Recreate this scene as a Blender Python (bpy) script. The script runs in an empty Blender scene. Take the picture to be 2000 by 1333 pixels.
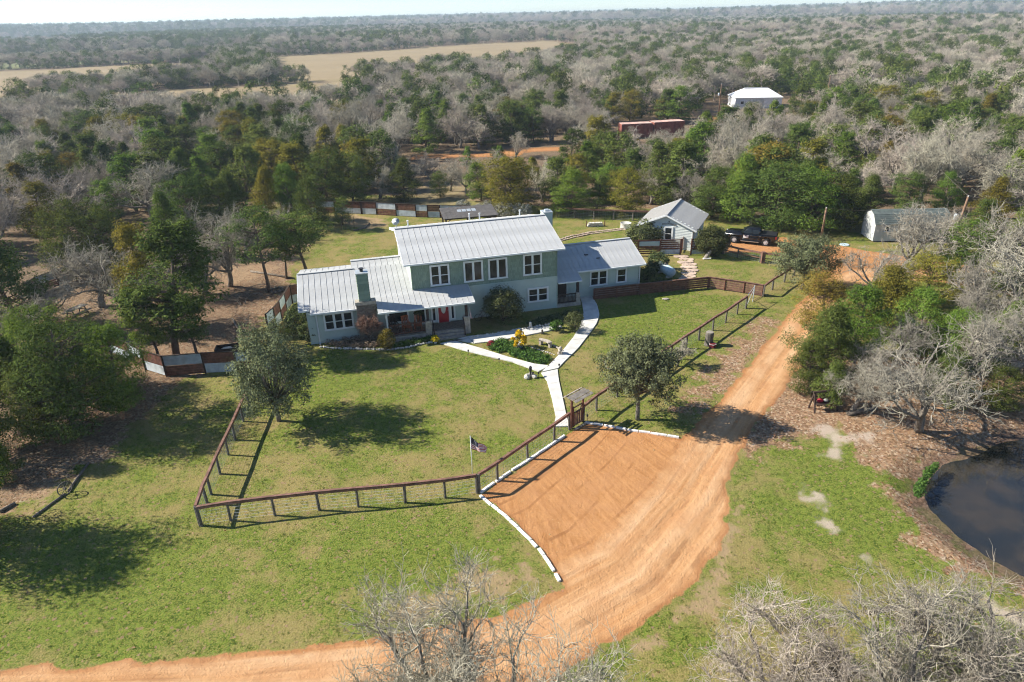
import bpy, bmesh, math, random
import numpy as np
from mathutils import Vector, Matrix, Quaternion
sc = bpy.context.scene
COL = sc.collection
R_ = math.radians

# ------------------------------------------------------------------ camera
CAM_H = 22.5
PITCH, ROLL = R_(25.4), R_(1.5)
fwd = Vector((0, math.cos(PITCH), -math.sin(PITCH)))
r0 = Vector((1, 0, 0)); u0 = Vector((0, math.sin(PITCH), math.cos(PITCH)))
CR = math.cos(ROLL) * r0 - math.sin(ROLL) * u0
CU = math.sin(ROLL) * r0 + math.cos(ROLL) * u0
cd = bpy.data.cameras.new('camera'); cam = bpy.data.objects.new('camera', cd); COL.objects.link(cam)
cd.sensor_width = 36; cd.lens = 24; cd.clip_start = 0.5; cd.clip_end = 20000
mw = Matrix.Identity(4)
for i in range(3):
    mw[i][0] = CR[i]; mw[i][1] = CU[i]; mw[i][2] = -fwd[i]
mw[0][3], mw[1][3], mw[2][3] = 0, 0, CAM_H
cam.matrix_world = mw
sc.camera = cam

# ------------------------------------------------------------------ sky, sun, exposure
SUN_DIR = Vector((1.42, -0.20, -1.0)).normalized()          # the way the light travels
wd = bpy.data.worlds.new('World'); sc.world = wd; wd.use_nodes = True
nt = wd.node_tree; nt.nodes.clear()
sky = nt.nodes.new('ShaderNodeTexSky'); sky.sky_type = 'NISHITA'; sky.sun_disc = False
sky.sun_elevation = math.asin(-SUN_DIR.z)
sky.sun_rotation = math.atan2(-SUN_DIR.x, -SUN_DIR.y)
sky.air_density = 1.0; sky.dust_density = 0.05; sky.ozone_density = 3.0; sky.altitude = 2600
bg = nt.nodes.new('ShaderNodeBackground'); bg.inputs[1].default_value = 0.086
wo = nt.nodes.new('ShaderNodeOutputWorld')
nt.links.new(sky.outputs[0], bg.inputs[0]); nt.links.new(bg.outputs[0], wo.inputs[0])
sl = bpy.data.lights.new('sun', 'SUN'); sl.energy = 5.0; sl.angle = R_(0.53); sl.color = (1.0, 0.945, 0.85)
so = bpy.data.objects.new('sun', sl); COL.objects.link(so)
so.rotation_mode = 'QUATERNION'; so.rotation_quaternion = SUN_DIR.to_track_quat('-Z', 'Y'); so.location = (-60, 20, 60)
sc.view_settings.view_transform = 'Standard'; sc.view_settings.look = 'None'
sc.view_settings.exposure = 0.94; sc.view_settings.gamma = 1.0; sc.view_settings.use_curve_mapping = False
sc.cycles.max_bounces = 4; sc.cycles.diffuse_bounces = 2; sc.cycles.glossy_bounces = 2
sc.cycles.transmission_bounces = 3; sc.cycles.transparent_max_bounces = 6; sc.cycles.volume_bounces = 0
sc.cycles.use_denoising = True; sc.cycles.denoiser = 'OPENIMAGEDENOISE'; sc.cycles.denoising_prefilter = 'FAST'
sc.cycles.debug_use_spatial_splits = True
sc.cycles.use_adaptive_sampling = True; sc.cycles.adaptive_threshold = 0.026; sc.cycles.filter_width = 1.1

# ------------------------------------------------------------------ helpers
def G(px, py, z=0.0):
    """survey point: where the sight line through a 2000x1333 plan point meets height z"""
    d = fwd * 1333.33 + CR * (px - 1000) + CU * (666.5 - py)
    t = (z - CAM_H) / d.z
    return Vector((d.x * t, d.y * t, z))
def PX(p):
    q = Vector(p) - Vector((0, 0, CAM_H)); d = q.dot(fwd)
    return 1000 + 1333.33 * q.dot(CR) / d, 666.5 - 1333.33 * q.dot(CU) / d, d

class MB:
    def __init__(s): s.v = []; s.f = []; s.mi = []; s.cm = 0
    def face(s, pts):
        n = len(s.v); s.v.extend([tuple(p) for p in pts]); s.f.append(tuple(range(n, n + len(pts)))); s.mi.append(s.cm); return s
    def raw(s, vs, fs):
        n = len(s.v); s.v.extend([tuple(p) for p in vs])
        for f in fs: s.f.append(tuple(i + n for i in f)); s.mi.append(s.cm)
        return s
    def box(s, x0, x1, y0, y1, z0, z1):
        return s.raw([(x0,y0,z0),(x1,y0,z0),(x1,y1,z0),(x0,y1,z0),(x0,y0,z1),(x1,y0,z1),(x1,y1,z1),(x0,y1,z1)],
                     [(0,3,2,1),(4,5,6,7),(0,1,5,4),(1,2,6,5),(2,3,7,6),(3,0,4,7)])
    def bar(s, p, q, w, h, up=(0,0,1)):
        p = Vector(p); q = Vector(q); d = (q - p); d.normalize(); up = Vector(up)
        a = d.cross(up)
        if a.length < 1e-4: a = d.cross(Vector((1,0,0)))
        a.normalize(); b = a.cross(d); a *= w/2; b *= h/2
        return s.raw([p-a-b, p+a-b, p+a+b, p-a+b, q-a-b, q+a-b, q+a+b, q-a+b],
                     [(0,1,2,3),(7,6,5,4),(0,4,5,1),(1,5,6,2),(2,6,7,3),(3,7,4,0)])
    def tube(s, pts, rad, n=6, cap=True):
        pts = [Vector(p) for p in pts]
        if not hasattr(rad, '__len__'): rad = [rad] * len(pts)
        vs = []; prev = None
        for i, p in enumerate(pts):
            d = (pts[min(i+1, len(pts)-1)] - pts[max(i-1, 0)]).normalized()
            if prev is None:
                a = d.cross(Vector((0,0,1)))
                if a.length < 1e-3: a = d.cross(Vector((1,0,0)))
            else:
                a = prev - d * prev.dot(d)
            a.normalize(); b = d.cross(a); prev = a
            for k in range(n):
                t = 2*math.pi*k/n; vs.append(p + (a*math.cos(t) + b*math.sin(t)) * rad[i])
        fs = []
        for i in range(len(pts)-1):
            for k in range(n):
                k2 = (k+1) % n; fs.append((i*n+k, i*n+k2, (i+1)*n+k2, (i+1)*n+k))
        if cap:
            fs.append(tuple(range(n-1, -1, -1))); fs.append(tuple(range((len(pts)-1)*n, len(pts)*n)))
        return s.raw(vs, fs)
    def prism(s, poly, z0, z1):
        n = len(poly); vs = [(p[0],p[1],z0) for p in poly] + [(p[0],p[1],z1) for p in poly]
        fs = [tuple(range(n-1,-1,-1)), tuple(range(n,2*n))] + [(i,(i+1)%n,n+(i+1)%n,n+i) for i in range(n)]
        return s.raw(vs, fs)
    def extr(s, poly, axis, a, b):
        """polygon in a plane extruded along axis: 'y' -> poly (x,z); 'x' -> poly (y,z)"""
        n = len(poly)
        if axis == 'y': A = [(p[0],a,p[1]) for p in poly]; B = [(p[0],b,p[1]) for p in poly]
        else: A = [(a,p[0],p[1]) for p in poly]; B = [(b,p[0],p[1]) for p in poly]
        fs = [tuple(range(n)), tuple(range(2*n-1,n-1,-1))] + [(i,n+i,n+(i+1)%n,(i+1)%n) for i in range(n)]
        return s.raw(A + B, fs)
    def lathe(s, prof, c=(0,0,0), n=12):
        vs = []; m = len(prof)
        for k in range(n):
            t = 2*math.pi*k/n
            for r, z in prof: vs.append((c[0]+r*math.cos(t), c[1]+r*math.sin(t), c[2]+z))
        fs = []
        for k in range(n):
            k2 = (k+1) % n
            for i in range(m-1): fs.append((k*m+i, k2*m+i, k2*m+i+1, k*m+i+1))
        fs.append(tuple(k*m+m-1 for k in range(n)))
        return s.raw(vs, fs)
    def blob(s, c, r, seed=0, n=1, amp=.25):
        rg = random.Random(seed); bm = bmesh.new(); bmesh.ops.create_icosphere(bm, subdivisions=n, radius=1)
        vs = [(c[0]+v.co.x*r[0]*(1+rg.uniform(-amp,amp)), c[1]+v.co.y*r[1]*(1+rg.uniform(-amp,amp)), c[2]+v.co.z*r[2]*(1+rg.uniform(-amp,amp))) for v in bm.verts]
        fs = [tuple(v.index for v in f.verts) for f in bm.faces]; bm.free()
        return s.raw(vs, fs)
    def mesh(s, name, mats, smooth=False, fix=True):
        me = bpy.data.meshes.new(name); me.from_pydata(s.v, [], s.f)
        if not isinstance(mats, (list, tuple)): mats = [mats]
        for m in mats: me.materials.append(m)
        if len(mats) > 1: me.polygons.foreach_set('material_index', s.mi)
        if fix and len(s.f) < 4000:
            bm = bmesh.new(); bm.from_mesh(me); bmesh.ops.recalc_face_normals(bm, faces=bm.faces); bm.to_mesh(me); bm.free()
        if smooth: me.polygons.foreach_set('use_smooth', [True]*len(me.polygons))
        me.update(); return me
    def build(s, name, mats, parent=None, smooth=False, fix=True):
        return link(name, s.mesh(name, mats, smooth, fix), parent)
def link(name, data, parent=None, loc=None, rz=None):
    o = bpy.data.objects.new(name, data); COL.objects.link(o)
    if parent is not None: o.parent = parent
    if loc is not None: o.location = loc
    if rz is not None: o.rotation_euler = (0, 0, rz)
    return o
def tag(o, label=None, cat=None, group=None, kind=None):
    if label: o['label'] = label
    if cat: o['category'] = cat
    if group: o['group'] = group
    if kind: o['kind'] = kind
    return o
def thing(name, label, cat, loc=(0,0,0), rz=0.0, group=None):
    o = bpy.data.objects.new(name, None); COL.objects.link(o); o.empty_display_size = .2
    o.location = loc; o.rotation_euler = (0,0,rz)
    return tag(o, label, cat, group)

# ------------------------------------------------------------------ materials
def nd(nt, t, **kw):
    n = nt.nodes.new(t)
    for k, v in kw.items(): setattr(n, k, v)
    return n
def mixc(nt, fac, a, b, blend='MIX'):
    n = nd(nt, 'ShaderNodeMix', data_type='RGBA', blend_type=blend)
    for i, x in ((0, fac), (6, a), (7, b)):
        if hasattr(x, 'is_linked') or isinstance(x, bpy.types.NodeSocket): nt.links.new(x, n.inputs[i])
        elif i == 0: n.inputs[0].default_value = x
        else: n.inputs[i].default_value = (x[0], x[1], x[2], 1)
    return n.outputs[2]
def math_(nt, op, a, b=None, c=None, clamp=False):
    n = nd(nt, 'ShaderNodeMath', operation=op, use_clamp=clamp)
    for i, x in enumerate((a, b, c)):
        if x is None: continue
        if isinstance(x, bpy.types.NodeSocket): nt.links.new(x, n.inputs[i])
        else: n.inputs[i].default_value = x
    return n.outputs[0]
def noise_(nt, vec, scale, detail=3, rough=.55, dist=0):
    n = nd(nt, 'ShaderNodeTexNoise'); n.inputs['Scale'].default_value = scale; n.inputs['Detail'].default_value = detail
    n.inputs['Roughness'].default_value = rough; n.inputs['Distortion'].default_value = dist
    if vec is not None: nt.links.new(vec, n.inputs['Vector'])
    return n.outputs[0]
def ramp_(nt, fac, lo, hi):
    n = nd(nt, 'ShaderNodeMapRange', interpolation_type='SMOOTHSTEP')
    nt.links.new(fac, n.inputs[0]); n.inputs[1].default_value = lo; n.inputs[2].default_value = hi
    return n.outputs[0]
def mat(name, base, rough=.8, var=.12, scale=2.5, bump=0., bscale=25, metal=0., spec=.35, tint=None, rnd=0.):
    m = bpy.data.materials.new(name); m.use_nodes = True; nt = m.node_tree; b = nt.nodes['Principled BSDF']
    b.inputs['Roughness'].default_value = rough; b.inputs['Metallic'].default_value = metal
    b.inputs['Specular IOR Level'].default_value = spec
    co = nd(nt, 'ShaderNodeTexCoord').outputs['Object']
    n1 = noise_(nt, co, scale, 5, .6)
    lo = [c*(1-var) for c in base]; hi = [min(1, c*(1+var)) for c in base]
    if tint: lo = tint
    f = ramp_(nt, n1, .3, .7)
    col = mixc(nt, f, lo, hi)
    if rnd:
        oi = nd(nt, 'ShaderNodeObjectInfo')
        hs = nd(nt, 'ShaderNodeHueSaturation'); nt.links.new(col, hs.inputs['Color'])
        v = math_(nt, 'MULTIPLY_ADD', oi.outputs['Random'], 2*rnd, 1-rnd); nt.links.new(v, hs.inputs['Value'])
        col = hs.outputs[0]
    nt.links.new(col, b.inputs['Base Color'])
    if bump:
        bp = nd(nt, 'ShaderNodeBump'); bp.inputs['Strength'].default_value = bump; bp.inputs['Distance'].default_value = .03
        nt.links.new(noise_(nt, co, bscale, 4), bp.inputs['Height']); nt.links.new(bp.outputs[0], b.inputs['Normal'])
    return m
def leafmat(name, c1, c2, rnd=.25, trans=.25, hue=.02):
    m = bpy.data.materials.new(name); m.use_nodes = True; nt = m.node_tree; nt.nodes.clear()
    out = nd(nt, 'ShaderNodeOutputMaterial')
    geo = nd(nt, 'ShaderNodeNewGeometry'); oi = nd(nt, 'ShaderNodeObjectInfo')
    col = mixc(nt, geo.outputs['Random Per Island'], c1, c2)
    hs = nd(nt, 'ShaderNodeHueSaturation'); nt.links.new(col, hs.inputs['Color'])
    nt.links.new(math_(nt, 'MULTIPLY_ADD', oi.outputs['Random'], 2*rnd, 1-rnd), hs.inputs['Value'])
    r2 = math_(nt, 'FRACT', math_(nt, 'MULTIPLY', oi.outputs['Random'], 7.31))
    nt.links.new(math_(nt, 'MULTIPLY_ADD', r2, 2*hue, .5-hue), hs.inputs['Hue'])
    d = nd(nt, 'ShaderNodeBsdfDiffuse'); t = nd(nt, 'ShaderNodeBsdfTranslucent'); mx = nd(nt, 'ShaderNodeMixShader')
    mx.inputs[0].default_value = trans
    nt.links.new(hs.outputs[0], d.inputs[0]); nt.links.new(hs.outputs[0], t.inputs[0])
    nt.links.new(d.outputs[0], mx.inputs[1]); nt.links.new(t.outputs[0], mx.inputs[2]); nt.links.new(mx.outputs[0], out.inputs[0])
    return m
X = {}
X['siding'] = mat('sage_lap_siding', (.49,.56,.49), .75, .05, 1.2)
X['shingle'] = leafmat('green_shingle_siding', (.215,.28,.21), (.285,.355,.27), .03, .0, .0)
X['white'] = mat('white_trim_paint', (.78,.79,.77), .55, .03)
X['guest'] = mat('pale_siding', (.66,.70,.66), .7, .04)
X['roof'] = mat('white_metal_roofing', (.465,.47,.46), .6, .10, .8, metal=.0, spec=.25)
X['roofside'] = mat('metal_rib_edge', (.52,.50,.46), .5, .05, .6, metal=.2)
X['glass'] = mat('dark_window_glass', (.018,.022,.024), .08, .2, spec=.35)
X['red'] = mat('red_door_paint', (.42,.02,.03), .4, .1)
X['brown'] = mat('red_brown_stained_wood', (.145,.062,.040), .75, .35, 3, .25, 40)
X['brownlit'] = mat('weathered_sunlit_wood', (.20,.105,.075), .8, .35, 2.5, .3, 30)  # paler copy of the brown stain; sunlight on rails and boards put into colour
X['dark'] = mat('dark_brown_wood', (.06,.038,.028), .8, .25, 4)
X['orange'] = mat('orange_stained_wood', (.42,.11,.035), .6, .2)
X['post'] = mat('weathered_grey_post', (.13,.115,.095), .9, .3, 6, .4, 30)
X['barewood'] = mat('bare_grey_boards', (.30,.265,.22), .85, .25, 4, .3, 30)
X['tin'] = mat('corrugated_galvanised_tin', (.50,.54,.55), .45, .18, 2, metal=.35)
X['conc'] = mat('pale_concrete', (.60,.585,.535), .85, .13, 1.5, .15, 30)
X['block'] = mat('white_painted_block', (.76,.75,.71), .8, .08, 4, .2, 25)
X['stone'] = mat('tan_limestone', (.42,.37,.30), .9, .25, 5, .5, 14)
X['stonedark'] = mat('brown_chimney_stone', (.20,.165,.13), .9, .3, 6, .6, 12)
X['rock'] = mat('pale_rock', (.55,.52,.46), .9, .2, 5, .4, 12, rnd=.2)
X['flag'] = mat('pinkish_flagstone', (.50,.38,.29), .9, .2, 3, .3, 15, rnd=.18)
X['black'] = mat('black_metal', (.02,.02,.022), .5, .1)
X['carpaint'] = mat('black_car_paint', (.008,.009,.011), .18, .1, spec=.7)
X['rubber'] = mat('tyre_rubber', (.025,.024,.023), .85, .2)
X['rim'] = mat('silver_alloy', (.72,.72,.72), .4, .05, metal=.15)
X['chrome'] = mat('chrome_trim', (.6,.62,.64), .2, .05, metal=.8)
X['lampw'] = mat('clear_lamp_lens', (.6,.62,.65), .15, .05, spec=.7)
X['lampr'] = mat('red_lamp_lens', (.28,.015,.02), .2, .1, spec=.7)
X['shedwall'] = mat('white_grey_shed_siding', (.50,.51,.49), .8, .08, 1.5)
X['shedroof'] = mat('grey_green_shingles', (.115,.14,.13), .9, .2, 3, .4, 20)
X['pav'] = mat('dark_grey_roof_boards', (.10,.092,.085), .85, .25, 2)
X['rust'] = mat('rusty_red_steel', (.26,.085,.062), .8, .3, 1.2)
X['rusttop'] = mat('faded_pink_steel_top', (.55,.36,.30), .7, .25, .8)
X['tent'] = mat('white_metal_building', (.74,.74,.73), .6, .05)
X['tank'] = mat('pale_blue_tank_paint', (.47,.58,.60), .45, .06)
X['bark'] = mat('grey_oak_bark', (.19,.165,.135), .95, .35, 5, .6, 14, rnd=.12)
X['barkdark'] = mat('dark_cedar_bark', (.14,.10,.075), .95, .3, 5, .6, 14)
X['pole'] = mat('utility_pole_wood', (.22,.135,.085), .9, .25, 5, .3, 20)
X['log'] = mat('fallen_log_wood', (.17,.14,.11), .95, .3, 5, .5, 14)
X['twig'] = leafmat('pale_lichen_twigs', (.28,.247,.19), (.56,.50,.40), .24, .0, .02)
X['twiggrey'] = leafmat('grey_near_twigs', (.22,.198,.155), (.47,.43,.35), .15, .0, .01)
X['twigred'] = leafmat('reddish_bare_twigs', (.26,.17,.12), (.36,.24,.17), .12, .0)
X['cedar'] = leafmat('cedar_green_foliage', (.045,.070,.016), (.165,.205,.050), .32, .2, .02)
X['cedarbright'] = leafmat('fresh_cedar_foliage', (.06,.11,.014), (.20,.27,.05), .2, .25, .015)
X['olive'] = leafmat('olive_cedar_foliage', (.09,.085,.014), (.29,.235,.045), .22, .2, .02)
X['oak'] = leafmat('grey_green_live_oak_leaves', (.085,.098,.045), (.235,.26,.135), .1, .15, .01)
X['shrub'] = leafmat('dark_shrub_leaves', (.04,.058,.02), (.17,.19,.08), .15, .2)
X['lush'] = leafmat('bright_plant_leaves', (.05,.10,.02), (.14,.21,.05), .2, .25)
X['grey'] = leafmat('silver_sage_leaves', (.20,.20,.16), (.36,.35,.29), .12, .1)
X['yellow'] = leafmat('yellow_blooms', (.55,.36,.01), (.75,.55,.03), .1, .15)
X['redleaf'] = leafmat('dark_red_blooms', (.20,.02,.03), (.32,.05,.06), .1, .1)
X['fern'] = leafmat('fern_fronds', (.04,.055,.02), (.10,.11,.04), .1, .2)
X['dead'] = leafmat('dry_stems', (.22,.16,.10), (.36,.28,.19), .15, .1)
X['flagred'] = mat('flag_red_cloth', (.38,.02,.045), .8, .05)
X['flagwhite'] = mat('flag_white_cloth', (.80,.78,.76), .8, .03)
X['flagblue'] = mat('flag_navy_cloth', (.022,.024,.055), .8, .05)
# ------------------------------------------------------------------ terrain
def vnoise(x, y, seed=0):
    xi = np.floor(x).astype(np.int64); yi = np.floor(y).astype(np.int64); xf = x - xi; yf = y - yi
    def h(a, b):
        n = (a * 374761393 + b * 668265263 + seed * 974634777) & 0xffffffff
        n = ((n ^ (n >> 13)) * 1274126177) & 0xffffffff
        return ((n ^ (n >> 16)) & 0xffff) / 65535.0
    u = xf*xf*(3-2*xf); v = yf*yf*(3-2*yf)
    return (h(xi,yi)*(1-u)+h(xi+1,yi)*u)*(1-v) + (h(xi,yi+1)*(1-u)+h(xi+1,yi+1)*u)*v
def fbm(x, y, s, seed=0, o=4):
    r = 0; a = .5; t = 0
    for i in range(o):
        r = r + a*vnoise(x*s + 17.3*i, y*s - 9.1*i, seed+i); t += a; a *= .5; s *= 2.03
    return r/t*2-1
def sdf(x, y, poly):
    """signed distance, positive inside"""
    d = np.full(x.shape, 1e9); ins = np.zeros(x.shape, bool); n = len(poly)
    for i in range(n):
        ax, ay = poly[i][0], poly[i][1]; bx, by = poly[(i+1) % n][0], poly[(i+1) % n][1]
        ex, ey = bx-ax, by-ay; L = ex*ex+ey*ey+1e-9
        t = np.clip(((x-ax)*ex+(y-ay)*ey)/L, 0, 1); d = np.minimum(d, np.hypot(x-ax-t*ex, y-ay-t*ey))
        c = (ay > y) != (by > y)
        with np.errstate(divide='ignore', invalid='ignore'):
            ins ^= c & (x < (bx-ax)*(y-ay)/(by-ay+1e-12)+ax)
    return np.where(ins, d, -d)
def sstep(a, b, x):
    t = np.clip((x-a)/(b-a), 0, 1); return t*t*(3-2*t)
def PL(pts, z=0): return [tuple(G(p[0], p[1], z))[:2] for p in pts]

WATER_Z = -0.42
POND = PL([(2000,852),(1960,864),(1915,880),(1880,893),(1840,906),(1812,924),(1798,945),(1794,965),(1803,988),(1828,1018),(1878,1062),(1940,1106),(2000,1138)], WATER_Z)
POND = POND + [(POND[-1][0]+4, POND[-1][1]-1.2), (46, 21), (52, 27), (48, 34), (POND[0][0]+3.5, POND[0][1]+.7)]
DRIVE = [  # earth drive, parking pad and yard behind
    PL([(-260,1330),(0,1303),(300,1290),(600,1263),(720,1248),(985,1198),(1100,1146),(1052,1072),(992,1010),(938,968),(1000,922),(1092,860),(1116,840),(1142,824),(1240,838),(1328,856),
        (1348,838),(1400,788),(1440,740),(1480,690),(1520,640),(1548,606),(1575,580),(1592,548),(1590,520),(1530,494),(1400,494),(1370,484),(1388,470),(1420,474),(1425,462),(1530,464),(1570,476),(1640,480),(1760,500),(1900,520),(2080,560),
        (2080,600),(1900,560),(1760,545),(1690,575),(1640,610),(1610,650),(1585,690),(1550,735),(1515,785),(1468,838),(1440,890),(1420,950),(1425,1000),(1408,1075),(1345,1150),(1260,1220),(1170,1275),(1060,1340),(900,1420),(300,1450),(-260,1440)]),
    PL([(795,309),(830,303),(960,296),(1050,289),(1095,286),(1098,293),(1040,300),(960,307),(880,312),(800,315)]),
    PL([(1385,262),(1420,240),(1445,228),(1440,222),(1395,228),(1370,250)]),
]
SAND = [PL(p) for p in (
    [(1585,842),(1592,830),(1640,838),(1652,848),(1705,843),(1715,858),(1660,866),(1640,890),(1600,892),(1612,868),(1608,852)],
    [(1563,943),(1590,938),(1610,970),(1628,1010),(1630,1036),(1612,1030),(1588,985)],
    [(1688,1090),(1705,1078),(1735,1085),(1740,1102),(1700,1105)],
    [(1900,1160),(1930,1168),(1960,1185),(2060,1215),(2060,1250),(1985,1222),(1930,1200)],
    [(1765,1085),(1785,1082),(1790,1095)],
    [(1600,720),(1640,715),(1670,735),(1640,760),(1600,755)],
    [(1880,690),(2030,690),(2030,725),(1940,725)],
    [(1440,452),(1480,446),(1520,450),(1500,458),(1450,460)],
)]
BARE = [PL(p) for p in (   # thin scratched grass near the near end of the drive
    [(690,1235),(760,1180),(860,1130),(960,1085),(1040,1085),(1090,1135),(1000,1185),(880,1215),(760,1245)],
    [(0,995),(60,960),(110,930),(150,925),(165,945),(100,985),(40,1015),(-40,1030)],
    [(390,540),(440,505),(520,510),(560,520),(520,545),(440,560)],
    [(655,425),(700,417),(760,428),(770,445),(700,450),(660,440)],
    [(1480,690),(1530,640),(1500,700),(1455,750)],
    [(1390,1010),(1450,990),(1460,1100),(1430,1190),(1300,1260),(1200,1290),(1260,1225),(1350,1150)],
)]
LITTER = [PL(p) for p in (
    [(1335,800),(1345,765),(1400,705),(1455,662),(1500,625),(1515,632),(1480,680),(1440,735),(1395,785)],
    [(1540,720),(1700,700),(2080,690),(2080,860),(1960,850),(1850,890),(1790,930),(1720,910),(1640,820),(1560,850),(1480,870),(1460,860),(1500,800)],
    [(1750,970),(1790,950),(1800,990),(1880,1070),(2060,1160),(2060,1180),(1900,1110),(1800,1050)],
    [(-300,480),(0,480),(300,470),(560,432),(600,470),(560,530),(540,600),(480,640),(420,720),(330,760),(260,830),(180,900),(100,940),(0,1010),(-300,1120)],
)]
FIELDS = [PL(p) for p in (
    [(533,112),(700,103),(900,88),(1065,79),(1130,89),(1122,110),(1050,128),(900,140),(700,153),(560,168)],
    [(-200,150),(0,138),(120,135),(250,128),(400,122),(430,124),(425,140),(380,152),(250,170),(120,196),(60,214),(0,222),(-200,232)],
    [(190,200),(330,176),(500,170),(690,158),(715,174),(690,204),(560,218),(420,224),(280,230),(215,226)],
    [(60,98),(150,92),(160,98),(80,104)], [(400,95),(500,91),(520,97),(420,102)],
    [(820,384),(840,352),(880,338),(905,345),(925,388),(900,405),(800,402),(730,394)],
)]
PASTURE = [PL([(-200,118),(0,112),(200,108),(400,98),(470,100),(400,112),(250,122),(120,130),(0,136),(-200,148)])]
CLEAR_BACK = PL([(560,395),(720,384),(800,388),(930,398),(1080,408),(1240,410),(1400,424),(1440,432),(1560,440),(1680,452),(1700,430),(1860,430),(1900,470),(2060,480)])
ROADC = PL([(-200,1385),(0,1372),(400,1355),(800,1315),(1050,1245),(1250,1130),(1370,985),(1430,880),(1490,790),(1560,690),(1620,600),(1700,545),(1830,530),(2050,580)])

def height(x, y):
    x = np.asarray(x, float); y = np.asarray(y, float); r = np.hypot(x, y)
    z = 14*sstep(1200, 4200, r) + 10*sstep(900, 5200, r)*fbm(x, y, 1/900., 5, 3) + 5*sstep(350, 1300, r)*fbm(x, y, 1/420., 9, 2)
    z = z + .035*fbm(x, y, .35, 31, 3)*sstep(10, 14, y)
    near = (x > 8) & (x < 60) & (y > 12) & (y < 50)
    if near.any():
        d = sdf(x, y, POND); w = fbm(x, y, .8, 3, 3)*.16
        dd = d + w
        bank = WATER_Z*sstep(-1.7, 0, dd) - .9*sstep(0, 3, dd)
        z = np.where(near, z + bank, z)
    return z
def axis(a0, a1, step, lo, hi, g=1.12):
    c = list(np.arange(a0, a1+1e-6, step)); s = step; v = a1
    while v < hi: s *= g; v += s; c.append(v)
    s = step; v = a0; L = []
    while v > lo: s *= g; v -= s; L.append(v)
    return np.array(L[::-1] + c)
gx = axis(-36, 44, .20, -7600, 7600, 1.11); gy = axis(15, 86, .20, -300, 7800, 1.10)
XX, YY = np.meshgrid(gx, gy); NX, NY = len(gx), len(gy)
x = XX.ravel(); y = YY.ravel(); z = height(x, y)
n1 = fbm(x, y, .9, 1, 4); n2 = fbm(x, y, .25, 2, 4); n3 = fbm(x, y, 2.2, 7, 3)
def area(polys, soft, wob, big=None):
    m = np.zeros(x.shape)
    for P in polys:
        P_ = np.array(P); mg = 6 + soft*3
        s = (x > P_[:,0].min()-mg) & (x < P_[:,0].max()+mg) & (y > P_[:,1].min()-mg) & (y < P_[:,1].max()+mg)
        if not s.any(): continue
        d = sdf(x[s], y[s], P) + wob*n1[s] + wob*.6*n3[s]
        m[s] = np.maximum(m[s], sstep(-soft, soft, d))
    return m
m_dirt = area(DRIVE, .6, .30)
m_sand = area(SAND, 1.3, .9)
LUSH = [PL(p) for p in ([(-60,1060),(380,1030),(930,1000),(1070,1120),(900,1150),(700,1230),(0,1290)], [(1170,600),(1380,575),(1470,590),(1330,680),(1180,730)], [(1440,900),(1560,870),(1760,900),(1790,1060),(1650,1130),(1470,1150)], [(480,700),(900,690),(940,720),(760,790),(470,790)])]
m_lush = area(LUSH, 3.5, 2.5)
m_bare = np.maximum(area(BARE, 1.2, 1.1), .80*area(DRIVE[:1], 1.9, .6))
m_lit = np.maximum(area(LITTER[:1], 1.6, 1.8)*.62, np.maximum(area(LITTER[1:3], 1.5, 1.7)*.88, area(LITTER[3:], 1.3, 1.5)))
farw = sstep(0, 3, -sdf(x, y, CLEAR_BACK + [(70, -60), (-70, -60)]))     # the wood floor
leftw = np.where((x < -60) | (x > 62) | (y < 4), 1., 0.)
m_wood = np.maximum(np.maximum(farw*np.where(y > 60, 1, 0), leftw), .6*area(LITTER[3:], 2, 1.5)); m_lit = np.maximum(m_lit, m_wood)
m_field = area(FIELDS, 6, 4.) ; m_past = area(PASTURE, 8, 5.)
m_lit = m_lit*(1-m_field)*(1-m_past)
m_wet = sstep(-.9, -.15, sdf(x, y, POND) + .25*n1) * ((x > 8) & (y < 50))
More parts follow.
